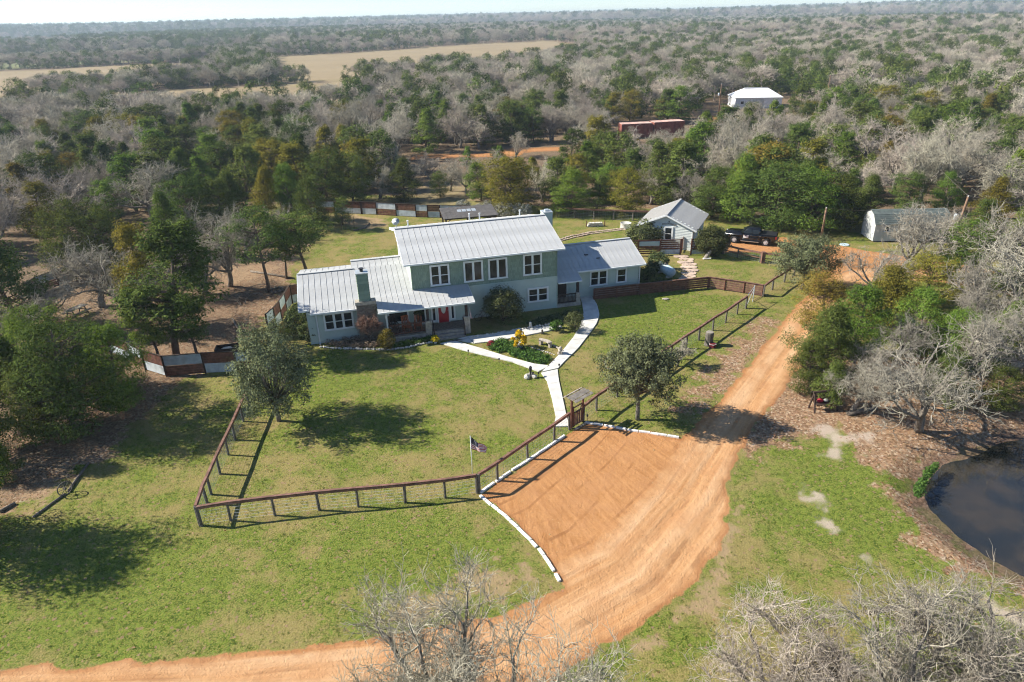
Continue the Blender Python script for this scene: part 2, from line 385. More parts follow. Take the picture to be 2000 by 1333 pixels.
# along and across the drive, for wheel tracks
lat = np.full(x.shape, 50.); lon = np.zeros(x.shape); acc = 0
for i in range(len(ROADC)-1):
    ax, ay = ROADC[i]; bx, by = ROADC[i+1]; ex, ey = bx-ax, by-ay; L = math.hypot(ex, ey)
    t = ((x-ax)*ex + (y-ay)*ey)/(L*L); tc = np.clip(t, 0, 1)
    d = np.hypot(x-ax-tc*ex, y-ay-tc*ey); s = np.sign(ex*(y-ay)-ey*(x-ax))
    k = d < np.abs(lat); lat = np.where(k, d*s, lat); lon = np.where(k, acc+tc*L, lon); acc += L
rut = m_dirt*(-.03*np.exp(-((np.abs(lat)-.85)/.28)**2) + .02*np.exp(-(lat/.35)**2))*(np.abs(lat) < 4)
z = z + rut*(y < 60)
def sheet(name, keep=None, lift=0.0):
    ids = np.arange(NX*NY).reshape(NY, NX)
    q = np.stack([ids[:-1,:-1], ids[:-1,1:], ids[1:,1:], ids[1:,:-1]], -1).reshape(-1, 4)
    if keep is not None: q = q[keep[q].min(1) > 0]
    used = np.unique(q); rm = np.full(NX*NY, -1); rm[used] = np.arange(len(used)); q = rm[q]
    me = bpy.data.meshes.new(name); me.vertices.add(len(used)); me.loops.add(q.size); me.polygons.add(len(q))
    me.vertices.foreach_set('co', np.stack([x[used], y[used], z[used]+lift], 1).astype(np.float32).ravel())
    me.loops.foreach_set('vertex_index', q.astype(np.int32).ravel())
    me.polygons.foreach_set('loop_start', (np.arange(len(q))*4).astype(np.int32))
    me.polygons.foreach_set('loop_total', np.full(len(q), 4, np.int32)); me.polygons.foreach_set('use_smooth', np.ones(len(q), bool))
    me.update(calc_edges=True); me.validate()
    for nm, ch in (('ma', (m_dirt, m_sand, m_lit, m_bare)), ('mb', (m_field, m_past, m_wet, m_wood))):
        a = me.color_attributes.new(nm, 'FLOAT_COLOR', 'POINT'); a.data.foreach_set('color', np.stack([c[used] for c in ch], 1).astype(np.float32).ravel())
    for nm, ch in (('lat', lat), ('lon', lon), ('lush', m_lush)):
        a = me.attributes.new(nm, 'FLOAT', 'POINT'); a.data.foreach_set('value', ch[used].astype(np.float32))
    me.materials.append(X['ground']); return link(name, me)

def ground_material():
    m = bpy.data.materials.new('earth_and_grass'); m.use_nodes = True; nt = m.node_tree; b = nt.nodes['Principled BSDF']
    b.inputs['Roughness'].default_value = .95; b.inputs['Specular IOR Level'].default_value = .1
    P = nd(nt, 'ShaderNodeNewGeometry').outputs['Position']
    A = nd(nt, 'ShaderNodeVertexColor', layer_name='ma'); B = nd(nt, 'ShaderNodeVertexColor', layer_name='mb')
    sa = nd(nt, 'ShaderNodeSeparateColor'); nt.links.new(A.outputs[0], sa.inputs[0]); sb = nd(nt, 'ShaderNodeSeparateColor'); nt.links.new(B.outputs[0], sb.inputs[0])
    dirt, sand, lit = sa.outputs; bare = A.outputs[1]; field, past, wet = sb.outputs
    lat = nd(nt, 'ShaderNodeAttribute', attribute_name='lat').outputs['Fac']; lon = nd(nt, 'ShaderNodeAttribute', attribute_name='lon').outputs['Fac']
    nb = noise_(nt, P, .13, 4); nm = noise_(nt, P, .7, 4, .6); nf = noise_(nt, P, 3.4, 4, .65); nff = noise_(nt, P, 13, 3, .6); nfx = noise_(nt, P, 32, 2, .6)
    # turf: green, yellow-green and straw, mixed at three sizes
    g = mixc(nt, ramp_(nt, nf, .36, .64), (.052,.090,.010), (.155,.212,.030))
    g = mixc(nt, ramp_(nt, nff, .42, .64), g, (.225,.225,.05))
    strawf = math_(nt, 'ADD', math_(nt, 'MULTIPLY', nm, .9), math_(nt, 'MULTIPLY', nb, 1.0))
    strawf = math_(nt, 'ADD', strawf, math_(nt, 'MULTIPLY', nff, .35)); lush = nd(nt, 'ShaderNodeAttribute', attribute_name='lush').outputs['Fac']; strawf = math_(nt, 'SUBTRACT', strawf, math_(nt, 'MULTIPLY', lush, .17))
    straw = mixc(nt, nff, (.21,.155,.05), (.39,.30,.135))
    g = mixc(nt, math_(nt, 'MULTIPLY', ramp_(nt, strawf, .95, 1.28), .8), g, straw)
    g = mixc(nt, math_(nt, 'MULTIPLY', ramp_(nt, nfx, .54, .72), .42), g, (.04,.055,.012))
    # leaf litter: single leaves as cells
    vo = nd(nt, 'ShaderNodeTexVoronoi'); vo.inputs['Scale'].default_value = 9; nt.links.new(P, vo.inputs['Vector'])
    sv = nd(nt, 'ShaderNodeSeparateColor'); nt.links.new(vo.outputs['Color'], sv.inputs[0])
    lf = mixc(nt, sv.outputs[0], (.16,.085,.045), (.46,.285,.17))
    lf = mixc(nt, ramp_(nt, sv.outputs[1], .72, .95), lf, (.52,.40,.29))
    lf = mixc(nt, math_(nt, 'MULTIPLY', ramp_(nt, nf, .45, .7), .55), lf, (.075,.06,.035))
    lf = mixc(nt, math_(nt, 'MULTIPLY', B.outputs[1], .75), lf, mixc(nt, nf, (.085,.066,.045), (.17,.135,.095)))
    lfac = math_(nt, 'SUBTRACT', math_(nt, 'MULTIPLY_ADD', lit, 1.75, math_(nt, 'MULTIPLY', nff, .6)), math_(nt, 'ADD', math_(nt, 'MULTIPLY', nf, .7), math_(nt, 'MULTIPLY', nm, .5)))
    c = mixc(nt, math_(nt, 'MULTIPLY', ramp_(nt, lfac, .0, .45), .93), g, lf)
    # scattered leaves on the turf too
    c = mixc(nt, math_(nt, 'MULTIPLY', ramp_(nt, math_(nt, 'ADD', sv.outputs[2], math_(nt, 'MULTIPLY', lit, .25)), .95, .99), .7), c, (.30,.19,.12))
    # thin turf over sandy earth
    bf = math_(nt, 'SUBTRACT', math_(nt, 'MULTIPLY', bare, 1.18), math_(nt, 'ADD', math_(nt, 'MULTIPLY', nff, 1.0), math_(nt, 'MULTIPLY', nf, .75)))
    c = mixc(nt, math_(nt, 'MULTIPLY', ramp_(nt, bf, .0, .28), .8), c, mixc(nt, nfx, (.30,.19,.10), (.44,.32,.20)))
    sf = math_(nt, 'SUBTRACT', math_(nt, 'MULTIPLY', sand, 1.8), math_(nt, 'ADD', math_(nt, 'ADD', math_(nt, 'MULTIPLY', nff, .8), math_(nt, 'MULTIPLY', nfx, .5)), math_(nt, 'MULTIPLY', nf, .5)))
    c = mixc(nt, math_(nt, 'MULTIPLY', ramp_(nt, sf, -.05, .6), .85), c, mixc(nt, nf, (.40,.32,.24), (.60,.50,.40)))
    # far hay fields and pasture
    hay = mixc(nt, noise_(nt, P, .03, 4), (.255,.195,.112), (.355,.275,.16)); c = mixc(nt, field, c, hay)
    c = mixc(nt, past, c, mixc(nt, noise_(nt, P, .05, 4), (.13,.16,.06), (.24,.22,.10)))
    # earth drive with wheel tracks running along it
    cv = nd(nt, 'ShaderNodeCombineXYZ'); nt.links.new(math_(nt, 'MULTIPLY', lat, 3.2), cv.inputs[0]); nt.links.new(math_(nt, 'MULTIPLY', lon, .10), cv.inputs[1])
    trk = noise_(nt, cv.outputs[0], 1.0, 5, .65); cv2 = nd(nt, 'ShaderNodeCombineXYZ'); nt.links.new(math_(nt, 'MULTIPLY', lat, .9), cv2.inputs[0]); nt.links.new(math_(nt, 'MULTIPLY', lon, .05), cv2.inputs[1])
    onroad = ramp_(nt, math_(nt, 'ADD', math_(nt, 'ABSOLUTE', math_(nt, 'SUBTRACT', lat, .2)), math_(nt, 'MULTIPLY', nm, 1.6)), 3.6, 2.2)
    trk2 = noise_(nt, cv2.outputs[0], 1.0, 3, .6)
    cv3 = nd(nt, 'ShaderNodeCombineXYZ'); nt.links.new(math_(nt, 'ADD', math_(nt, 'MULTIPLY', lat, .45), math_(nt, 'MULTIPLY', lon, .3)), cv3.inputs[0]); nt.links.new(math_(nt, 'SUBTRACT', math_(nt, 'MULTIPLY', lon, 3.4), math_(nt, 'MULTIPLY', lat, 1.6)), cv3.inputs[1])
    scr = noise_(nt, cv3.outputs[0], 1.0, 5, .7)
    padc = mixc(nt, ramp_(nt, math_(nt, 'ADD', math_(nt, 'MULTIPLY', scr, .65), math_(nt, 'MULTIPLY', noise_(nt, P, .8, 5, .7, .6), .35)), .28, .72), (.37,.165,.058), (.57,.295,.125))
    dc = mixc(nt, math_(nt, 'MULTIPLY', onroad, ramp_(nt, trk, .3, .7)), padc, (.59,.345,.17))
    tl = math_(nt, 'SINE', math_(nt, 'ADD', math_(nt, 'MULTIPLY', lat, 5.2), math_(nt, 'MULTIPLY', noise_(nt, cv2.outputs[0], .8, 2), 9.0)))
    tl = math_(nt, 'MULTIPLY', ramp_(nt, tl, .72, .96), ramp_(nt, noise_(nt, P, .45, 3), .42, .6))
    dc = mixc(nt, math_(nt, 'MULTIPLY', tl, .7), dc, (.31,.135,.05))
    dc = mixc(nt, math_(nt, 'MULTIPLY', math_(nt, 'MULTIPLY', onroad, ramp_(nt, trk2, .38, .66)), .75), dc, (.66,.43,.245))
    dc = mixc(nt, math_(nt, 'MULTIPLY', ramp_(nt, nm, .42, .68), .55), dc, (.47,.235,.105))
    dc = mixc(nt, math_(nt, 'MULTIPLY', ramp_(nt, nfx, .58, .78), .45), dc, (.29,.15,.075))
    dc = mixc(nt, math_(nt, 'MULTIPLY', ramp_(nt, nff, .58, .78), .3), dc, (.64,.45,.28))
    dc = mixc(nt, math_(nt, 'MULTIPLY', ramp_(nt, math_(nt, 'ADD', dirt, math_(nt, 'MULTIPLY', nf, .25)), 1.12, .75), .7), dc, (.37,.165,.065))
    df = math_(nt, 'SUBTRACT', math_(nt, 'MULTIPLY', dirt, 1.7), math_(nt, 'ADD', math_(nt, 'MULTIPLY', nff, .75), math_(nt, 'MULTIPLY', nf, .45)))
    c = mixc(nt, ramp_(nt, df, .2, .42), c, dc)
    c = mixc(nt, math_(nt, 'MULTIPLY', wet, .75), c, mixc(nt, sv.outputs[0], (.07,.045,.035), (.20,.13,.095)))
    nt.links.new(c, b.inputs['Base Color'])
    hgt = math_(nt, 'ADD', math_(nt, 'MULTIPLY', nff, .055), math_(nt, 'ADD', math_(nt, 'MULTIPLY', nfx, .035), math_(nt, 'MULTIPLY', nf, .07)))
    hgt = math_(nt, 'ADD', hgt, math_(nt, 'MULTIPLY', math_(nt, 'MULTIPLY', math_(nt, 'MULTIPLY', trk, onroad), dirt), .06))
    hgt = math_(nt, 'ADD', hgt, math_(nt, 'MULTIPLY', math_(nt, 'MULTIPLY', sv.outputs[0], lit), .05))
    bp = nd(nt, 'ShaderNodeBump'); bp.inputs['Strength'].default_value = .8; bp.inputs['Distance'].default_value = 1.0
    nt.links.new(hgt, bp.inputs['Height']); nt.links.new(bp.outputs[0], b.inputs['Normal'])
    return m
X['ground'] = ground_material()
tag(sheet('ground'), 'grassy yard, wood floor and fields out to the horizon', None, None, 'structure')
tag(sheet('dirt_road', (m_dirt > .5) & (y < 90) & (np.abs(x) < 60), .006), 'orange earth drive with wheel tracks and parking pad', None, None, 'structure')
tag(sheet('dirt_track', (m_dirt > .42) & (y > 90), .006), 'orange earth track through the woods behind the house', None, None, 'structure')

def water_material():
    m = bpy.data.materials.new('pond_water'); m.use_nodes = True; nt = m.node_tree; b = nt.nodes['Principled BSDF']
    P = nd(nt, 'ShaderNodeNewGeometry').outputs['Position']
    c = mixc(nt, ramp_(nt, noise_(nt, P, .5, 3), .35, .7), (.018,.020,.019), (.048,.038,.025))
    nt.links.new(c, b.inputs['Base Color']); b.inputs['Roughness'].default_value = .04; b.inputs['IOR'].default_value = 1.5
    b.inputs['Specular IOR Level'].default_value = .9
    bp = nd(nt, 'ShaderNodeBump'); bp.inputs['Strength'].default_value = .12; bp.inputs['Distance'].default_value = .02
    nt.links.new(noise_(nt, P, 3.0, 3), bp.inputs['Height']); nt.links.new(bp.outputs[0], b.inputs['Normal'])
    return m
X['water'] = water_material()
cxp = sum(p[0] for p in POND)/len(POND); cyp = sum(p[1] for p in POND)/len(POND)
mb = MB(); mb.face([(cxp+(p[0]-cxp)*1.04, cyp+(p[1]-cyp)*1.04, WATER_Z-.02) for p in POND])
tag(mb.build('pond', X['water']), 'dark still pond with brown shallows', None, None, 'structure')
# ------------------------------------------------------------------ the house
HO = Vector((3.88, 53.82, 0)); HA = R_(14.2)
def HW(a, b, c=0):
    return Vector((HO.x + a*math.cos(HA) - b*math.sin(HA), HO.y + a*math.sin(HA) + b*math.cos(HA), c))
house = thing('house', 'long two-storey sage green house with white metal roofs and a front porch', 'house', HO, HA)

def lap(mb, p, q, z0, z1, step=.19, top=None):
    """lapped boards between plan points p and q (outside is to the right of p->q); top(t) trims a gable"""
    p = Vector((p[0], p[1])); q = Vector((q[0], q[1])); d = (q-p).normalized(); n = Vector((d.y, -d.x)); zc = z0
    while zc < z1 - 1e-4:
        zt = min(zc+step, z1); a, b = p, q
        if top:
            a, b = top(zc)
            if a is None: break
        A = a + n*.04; B = b + n*.04
        mb.raw([(A.x,A.y,zc),(B.x,B.y,zc),(b.x+n.x*.004,b.y+n.y*.004,zt),(a.x+n.x*.004,a.y+n.y*.004,zt),(a.x,a.y,zc),(b.x,b.y,zc)], [(0,1,2,3),(4,5,1,0)])
        zc = zt
def shingles(mb, u0, u1, v, z0, z1, seed=1):
    rg = random.Random(seed); zc = z0; row = 0
    while zc < z1-.02:
        zt = min(zc+.235, z1); a = u0
        while a < u1-.01:
            w = rg.choice((.14,.19,.24,.30)); b = min(a+w, u1); o = rg.uniform(.02,.05); dz = rg.uniform(0,.012)
            mb.raw([(a+.006,v-o,zc-dz),(b-.006,v-o,zc-dz),(b-.006,v-.004,zt),(a+.006,v-.004,zt),(a+.006,v,zc-dz),(b-.006,v,zc-dz)], [(0,1,2,3),(4,5,1,0),(0,3,4),(1,5,2)])
            a = b
        zc = zt; row += 1
def wallbox(parent, name, u0, u1, v0, v1, z0, z1, m, sides='flrb', step=.19):
    mb = MB()
    mb.box(u0+.003, u1-.003, v0+.003, v1-.003, z0, z1-.002)
    if 'f' in sides: lap(mb, (u0,v0), (u1,v0), z0, z1, step)
    if 'r' in sides: lap(mb, (u1,v0), (u1,v1), z0, z1, step)
    if 'b' in sides: lap(mb, (u1,v1), (u0,v1), z0, z1, step)
    if 'l' in sides: lap(mb, (u0,v1), (u0,v0), z0, z1, step)
    return mb.build(name, m, parent, fix=False)
def gable(parent, u, v0, v1, z0, vr, zr, m, sgn):
    mb = MB(); s = .004*sgn
    mb.face([(u+s,v0,z0),(u+s,v1,z0),(u+s,vr,zr)])
    def top(zc):
        t = (zc-z0)/(zr-z0)
        if t > .97: return None, None
        a = Vector((u+s*2, v0+(vr-v0)*t)); b = Vector((u+s*2, v1+(vr-v1)*t))
        return (a, b) if sgn > 0 else (b, a)
    lap(mb, (u,v0), (u,v1), z0, zr, .19, top)
    return mb.build('gable_wall', m, parent, fix=False)
def window(parent, u0, u1, z0, z1, v, cols=2, rows=2, casing=.11, name='window', m=None, bars=False):
    """frame in the face v (outside towards -v) with its own panes"""
    m = m or X['white']; mb = MB(); y0, y1 = v-.085, v-.034
    mb.box(u0, u1, y0, y1, z1-casing, z1); mb.box(u0-.03, u1+.03, y0-.02, y1, z0, z0+casing*.8)
    mb.box(u0, u0+casing, y0, y1, z0+casing*.8, z1-casing); mb.box(u1-casing, u1, y0, y1, z0+casing*.8, z1-casing)
    w = (u1-u0-2*casing)/cols
    for i in range(1, cols): mb.box(u0+casing+w*i-.055, u0+casing+w*i+.055, y0, y1, z0+casing*.8, z1-casing)
    o = mb.build(name, m, parent)
    zl, zh = z0+casing*.8, z1-casing
    for i in range(cols):
        a = u0+casing+w*i+(.055 if i else 0); b = u0+casing+w*(i+1)-(.055 if i < cols-1 else 0)
        for j in range(rows):
            h = (zh-zl)/rows; g = MB(); g.box(a+.004, b-.004, v-.052, v-.04, zl+h*j+.02, zl+h*(j+1)-.02); g.build('pane', X['glass'], o)
        s = MB(); s.box(a, a+.035, v-.07, v-.038, zl, zh); s.box(b-.035, b, v-.07, v-.038, zl, zh)
        s.box(a+.035, b-.035, v-.07, v-.038, zl, zl+.045); s.box(a+.035, b-.035, v-.07, v-.038, zh-.04, zh)
        for j in range(1, rows): s.box(a+.035, b-.035, v-.072, v-.038, zl+h*j-.03, zl+h*j+.03)
        s.build('sash', m, o)
    return o
def seam_roof(parent, name, u0, u1, e, r, pw=.5, th=.035, flip=False):
    """standing-seam slope from eave e=(v,z) to ridge r=(v,z): one panel object per sheet, sharing a mesh"""
    root = MB(); n = max(1, round((u1-u0)/pw)); w = (u1-u0)/n
    (v0, z0), (v1, z1) = e, r; L = math.hypot(v1-v0, z1-z0); nx, nz = -(z1-z0)/L, (v1-v0)/L
    if nz < 0: nx, nz = -nx, -nz
    # deck (underside) as the part itself
    root.raw([(u0+.02,v0,z0-.10),(u1-.02,v0,z0-.10),(u1-.02,v1,z1-.10),(u0+.02,v1,z1-.10),(u0+.02,v0,z0-.012),(u1-.02,v0,z0-.012),(u1-.02,v1,z1-.012),(u0+.02,v1,z1-.012)],
             [(0,3,2,1),(4,5,6,7),(0,1,5,4),(1,2,6,5),(2,3,7,6),(3,0,4,7)])
    ro = root.build(name, X['white'], parent)
    p = MB()
    def P(a, t, h): return (a, v0+(v1-v0)*t+nx*h, z0+(z1-z0)*t+nz*h)
    def slab(a, b, h0, h1):
        p.raw([P(a,-.02/L*L*.02,h0),P(b,-.0004,h0),P(b,1,h0),P(a,1,h0),P(a,-.0004,h1),P(b,-.0004,h1),P(b,1,h1),P(a,1,h1)], [(0,3,2,1),(4,5,6,7),(0,1,5,4),(1,2,6,5),(2,3,7,6),(3,0,4,7)])
    slab(.003, w-.013, 0, th*.4); p.cm = 1; slab(w-.013, w, 0, th+.004)
    me = p.mesh('roof_panel', [X['roof'], X['roofside']])
    for i in range(n): link('roof_panel', me, ro, (u0+w*i, 0, 0))
    return ro
def bars(parent, name, m, *segs):
    mb = MB()
    for p, q, w, h in segs: mb.bar(p, q, w, h)
    return mb.build(name, m, parent)

# --- main two-storey block
MR = 5.05; MZ = 6.72; EZ = 5.36
wallbox(house, 'lower_wall', -12.05, 0, 0, 10.1, 0, 2.83, X['siding'])
ub = MB(); ub.box(-12.047, -.003, .003, 10.097, 2.832, 5.28)
lap(ub, (0,0), (0,10.1), 2.83, 5.3); lap(ub, (0,10.1), (-12.05,10.1), 2.83, 5.3); lap(ub, (-12.05,10.1), (-12.05,0), 2.83, 5.3)
uw = ub.build('upper_wall', X['siding'], house, fix=False)
sh = MB(); shingles(sh, -12.02, -.02, 0, 2.86, 5.24, 3); tag(sh.build('shingle_siding', X['shingle'], uw, fix=False), kind='stuff')
bars(house, 'corner_trim', X['shingle'], ((-12.03,-.05,2.86),(-12.03,-.05,5.25),.10,.06)); bars(house, 'corner_trim', X['shingle'], ((-.02,-.05,2.86),(-.02,-.05,5.25),.08,.06))
bars(house, 'corner_trim', X['siding'], ((-.0,-.03,0),(-.0,-.03,2.84),.09,.08))
bars(house, 'belt_trim', X['siding'], ((-12.05,-.05,2.85),(.03,-.05,2.85),.05,.06))
gable(house, -12.05, 0, 10.1, 5.28, MR, MZ-.14, X['siding'], -1); gable(house, 0, 0, 10.1, 5.28, MR, MZ-.14, X['siding'], 1)
seam_roof(house, 'main_front_roof', -12.6, .53, (-.45,EZ), (MR,MZ), .505)
seam_roof(house, 'main_back_roof', -12.6, .53, (10.55,EZ), (MR,MZ), .505)
bars(house, 'ridge_cap', X['roof'], ((-12.62,MR,MZ+.045),(.55,MR,MZ+.045),.30,.05))
bars(house, 'gutter', X['white'], ((-12.62,-.51,EZ-.06),(.55,-.51,EZ-.06),.11,.13))
for uu in (-12.62, .55):
    bars(house, 'rake_trim', X['white'], ((uu,-.45,EZ-.08),(uu,MR,MZ-.08),.05,.20), ((uu,10.55,EZ-.08),(uu,MR,MZ-.08),.05,.20))
for a, b, c, d in ((-10.58,-9.01,3.2,4.96), (-2.91,-1.31,3.2,5.04)): window(house, a, b, c, d, 0, 2, 2)
for a, b in ((-7.87,-6.27), (-5.84,-4.24)): window(house, a, b, 3.2, 4.98, 0, 2, 1)
window(house, -2.57, -.74, .76, 2.06, 0, 2, 2, .12)
# vents, dish, downspouts and rear chimney
for a, h in ((-11.4,.42), (-6.1,.55), (-5.2,.5), (-1.6,.45)):
    mb = MB(); mb.tube([(a,MR+.5,MZ-.2),(a,MR+.5,MZ+h)], .055, 8); mb.tube([(a,MR+.5,MZ+h),(a,MR+.5,MZ+h+.08)], .085, 8); mb.build('vent_pipe', X['white'], house)
ds = thing('satellite_dish', 'small grey satellite dish above the left end of the main ridge', 'satellite dish', HW(-12.35,MR+.9,MZ-.2), HA)
mb = MB(); mb.lathe([(.001,0),(.12,.01),(.24,.05),(.31,.1),(.33,.11)], n=14); dd = mb.build('dish', X['tin'], ds, True); dd.location = (0,-.05,.55); dd.rotation_euler = (R_(50),0,R_(-20))
mb = MB(); mb.tube([(0,0,0),(0,.05,.3),(0,0,.55)], .025, 6); mb.tube([(0,-.05,.55),(.05,-.35,.7)], .012, 5); mb.build('mast', X['tin'], ds)
cb = MB(); cb.box(.62,1.42,5.6,6.5,0,6.72); lap(cb,(.62,5.6),(1.42,5.6),0,6.72); lap(cb,(1.42,5.6),(1.42,6.5),0,6.72); lap(cb,(.62,6.5),(.62,5.6),5.5,6.72)
co = cb.build('chimney', X['siding'], house, fix=False)
mb = MB(); mb.box(.57,1.47,5.55,6.55,6.722,6.79); mb.box(.85,1.2,5.9,6.2,6.792,6.95); mb.build('chimney_cap', X['tin'], co)

# --- left wing and the porch room
wallbox(house, 'left_wing_wall', -20.3, -12.06, -1.15, 8.2, 0, 2.62, X['siding'], 'flb')
wallbox(house, 'porch_room_wall', -12.055, -8.1, -1.15, -.01, 0, 2.62, X['siding'], 'fr')
LRv, LRz = 3.85, 4.05; LE = (-1.55, 2.68); KV, KZ = -.15, 3.05
gable(house, -20.3, -1.15, 8.2, 2.62, LRv, LRz-.12, X['siding'], -1)
seam_roof(house, 'left_wing_roof', -20.0, -16.28, LE, (LRv,LRz), .46)
seam_roof(house, 'left_wing_roof', -20.82, -20.0, (-1.02,2.82), (LRv,LRz), .41)
seam_roof(house, 'left_wing_roof', -16.28, -15.05, (-1.2,2.775), (LRv,LRz), .41)
seam_roof(house, 'left_wing_roof', -15.05, -12.06, (KV,KZ), (LRv,LRz), .43)
seam_roof(house, 'porch_roof', -15.05, -12.06, (-2.78,2.60), (KV,KZ), .43)
seam_roof(house, 'porch_roof', -12.06, -7.62, (-2.78,2.60), (-.02,KZ+.02), .444)
seam_roof(house, 'left_rear_roof', -20.82, -16.5, (8.6,2.85), (LRv,LRz), .48)
seam_roof(house, 'left_rear_roof', -16.5, -12.06, (LRv,LRz), (5.15,4.28), .48)
seam_roof(house, 'left_rear_roof', -16.5, -12.06, (8.6,3.3), (5.15,4.28), .48)
bars(house, 'ridge_cap', X['roof'], ((-20.84,LRv,LRz+.04),(-16.4,LRv,LRz+.04),.26,.05), ((-16.5,5.15,4.32),(-12.07,5.15,4.32),.26,.05))
bars(house, 'gutter', X['white'], ((-20.02,-1.61,2.62),(-16.3,-1.61,2.62),.10,.12))
bars(house, 'gutter', X['white'], ((-15.07,-2.84,2.54),(-7.6,-2.84,2.54),.10,.13))
bars(house, 'gutter', X['white'], ((-20.84,-1.08,2.74),(-20.05,-1.08,2.74),.12,.13))
bars(house, 'rake_trim', X['white'], ((-20.84,-1.02,2.76),(-20.84,LRv,LRz-.06),.05,.16))
bars(house, 'rake_trim', X['white'], ((-7.6,-2.78,2.54),(-7.6,-.02,3.0),.05,.16))
mb = MB(); mb.tube([(-19.62,-1.6,2.56),(-19.62,-1.25,2.35),(-19.62,-1.25,.1),(-19.62,-1.5,.04)], .055, 8); mb.build('downspout', X['white'], house)
mb = MB(); mb.tube([(-12.0,-.5,5.28),(-12.03,-.1,5.05),(-12.03,-.1,3.15)], .05, 8); mb.build('downspout', X['shingle'], house)
window(house, -19.12, -16.87, .98, 2.42, -1.15, 3, 2)
# front chimney of stone and lap boards
mb = MB()
rg = random.Random(5)
mb.box(-16.55,-15.15,-1.75,-1.19,0,2.98)
for k in range(13):
    zz = .03+k*.226; a = -16.58
    while a < -15.14:
        b = min(a+rg.uniform(.22,.45), -15.12); mb.box(a+.01, b-.01, -1.80-rg.uniform(0,.03), -1.74, zz+.008, zz+.215); a = b
fc = mb.build('front_chimney', X['stonedark'], house)
mb = MB(); mb.box(-16.62,-15.06,-1.86,-1.185,2.985,3.26); mb.build('chimney_shoulder', X['stone'], fc)
mb = MB(); mb.box(-16.27,-15.46,-1.72,-.92,3.265,5.42); lap(mb,(-16.27,-1.72),(-15.46,-1.72),3.27,5.42,.2); lap(mb,(-15.46,-1.72),(-15.46,-.92),3.27,5.42,.2); lap(mb,(-16.27,-.92),(-16.27,-1.72),3.27,5.42,.2)
mb.build('chimney_stack', X['shingle'], fc, fix=False)
mb = MB(); mb.box(-16.34,-15.40,-1.79,-.86,5.422,5.50); mb.build('chimney_cap', X['tin'], fc)
mb = MB(); mb.tube([(-15.86,-1.3,5.5),(-15.86,-1.3,5.68)], .13, 10); mb.tube([(-15.86,-1.3,5.70),(-15.86,-1.3,5.76)], .2, 10); mb.build('flue', X['black'], fc)

# --- front porch
mb = MB(); mb.box(-14.7,-8.2,-2.68,-1.19,.40,.50); pf = mb.build('porch_floor', X['stonedark'], house)
mb = MB(); a = -14.7
while a < -11.1:
    b = min(a+rg.uniform(.3,.55), -11.08)
    for k in range(2): mb.box(a+.008, b-.008, -2.70-rg.uniform(0,.02), -2.60, .01+k*.2, .195+k*.2)
    a = b
mb.build('porch_foundation', X['stone'], house)
for k in range(3):
    mb = MB(); mb.box(-11.02,-8.58,-3.50+k*.28,-2.70+.0*k,.165*k+.002,.165*(k+1)); mb.build('step', X['barewood'] if k else X['barewood'], pf)
def column(uu, vv, zt=1.45, ph=2.52, sz=.46):
    mb = MB(); zc = 0
    while zc < zt-.05:
        h = min(rg.uniform(.14,.24), zt-zc); cut = rg.uniform(-.08,.08)
        mb.box(uu-sz/2, uu+cut-.006, vv-sz/2-rg.uniform(0,.02), vv+sz/2, zc+.005, zc+h-.005); mb.box(uu+cut+.006, uu+sz/2, vv-sz/2-rg.uniform(0,.02), vv+sz/2, zc+.005, zc+h-.005); zc += h
    mb.box(uu-sz/2+.02,uu+sz/2-.02,vv-sz/2+.02,vv+sz/2-.02,.004,zt-.01)
    o = mb.build('stone_pier', X['stone'], house)
    mb = MB(); mb.box(uu-.10,uu+.10,vv-.10,vv+.10,zt-.005,ph); mb.build('porch_post', X['dark'], o); return o
column(-11.33,-2.62); column(-8.30,-2.66)
bars(house, 'porch_post', X['white'], ((-14.45,-2.55,.5),(-14.45,-2.55,2.55),.11,.11))
def railing(u0, u1, v, z0, z1, nb=14, m=X['brown']):
    o = bars(house, 'railing', m, ((u0,v,z1),(u1,v,z1),.10,.06), ((u0,v,z0+.1),(u1,v,z0+.1),.05,.07))
    me = MB(); me.box(-.018,.018,-.018,.018,z0+.136,z1-.031); me = me.mesh('baluster', m)
    for i in range(nb): link('baluster', me, o, (u0+(u1-u0)*(i+.5)/nb, v, 0))
    return o
railing(-14.38, -11.58, -2.58, .5, 1.35, 18)
for uu, sx in ((-11.0,-1), (-8.62,1)):
    o = bars(house, 'stair_rail', X['dark'], ((uu,-3.42,1.0),(uu,-2.75,1.42),.07,.06), ((uu,-3.42,.02),(uu,-3.42,1.0),.09,.09))
    bars(o, 'baluster', X['dark'], ((uu,-3.2,.4),(uu,-3.2,1.1),.03,.03)); bars(o, 'baluster', X['dark'], ((uu,-2.98,.45),(uu,-2.98,1.25),.03,.03))
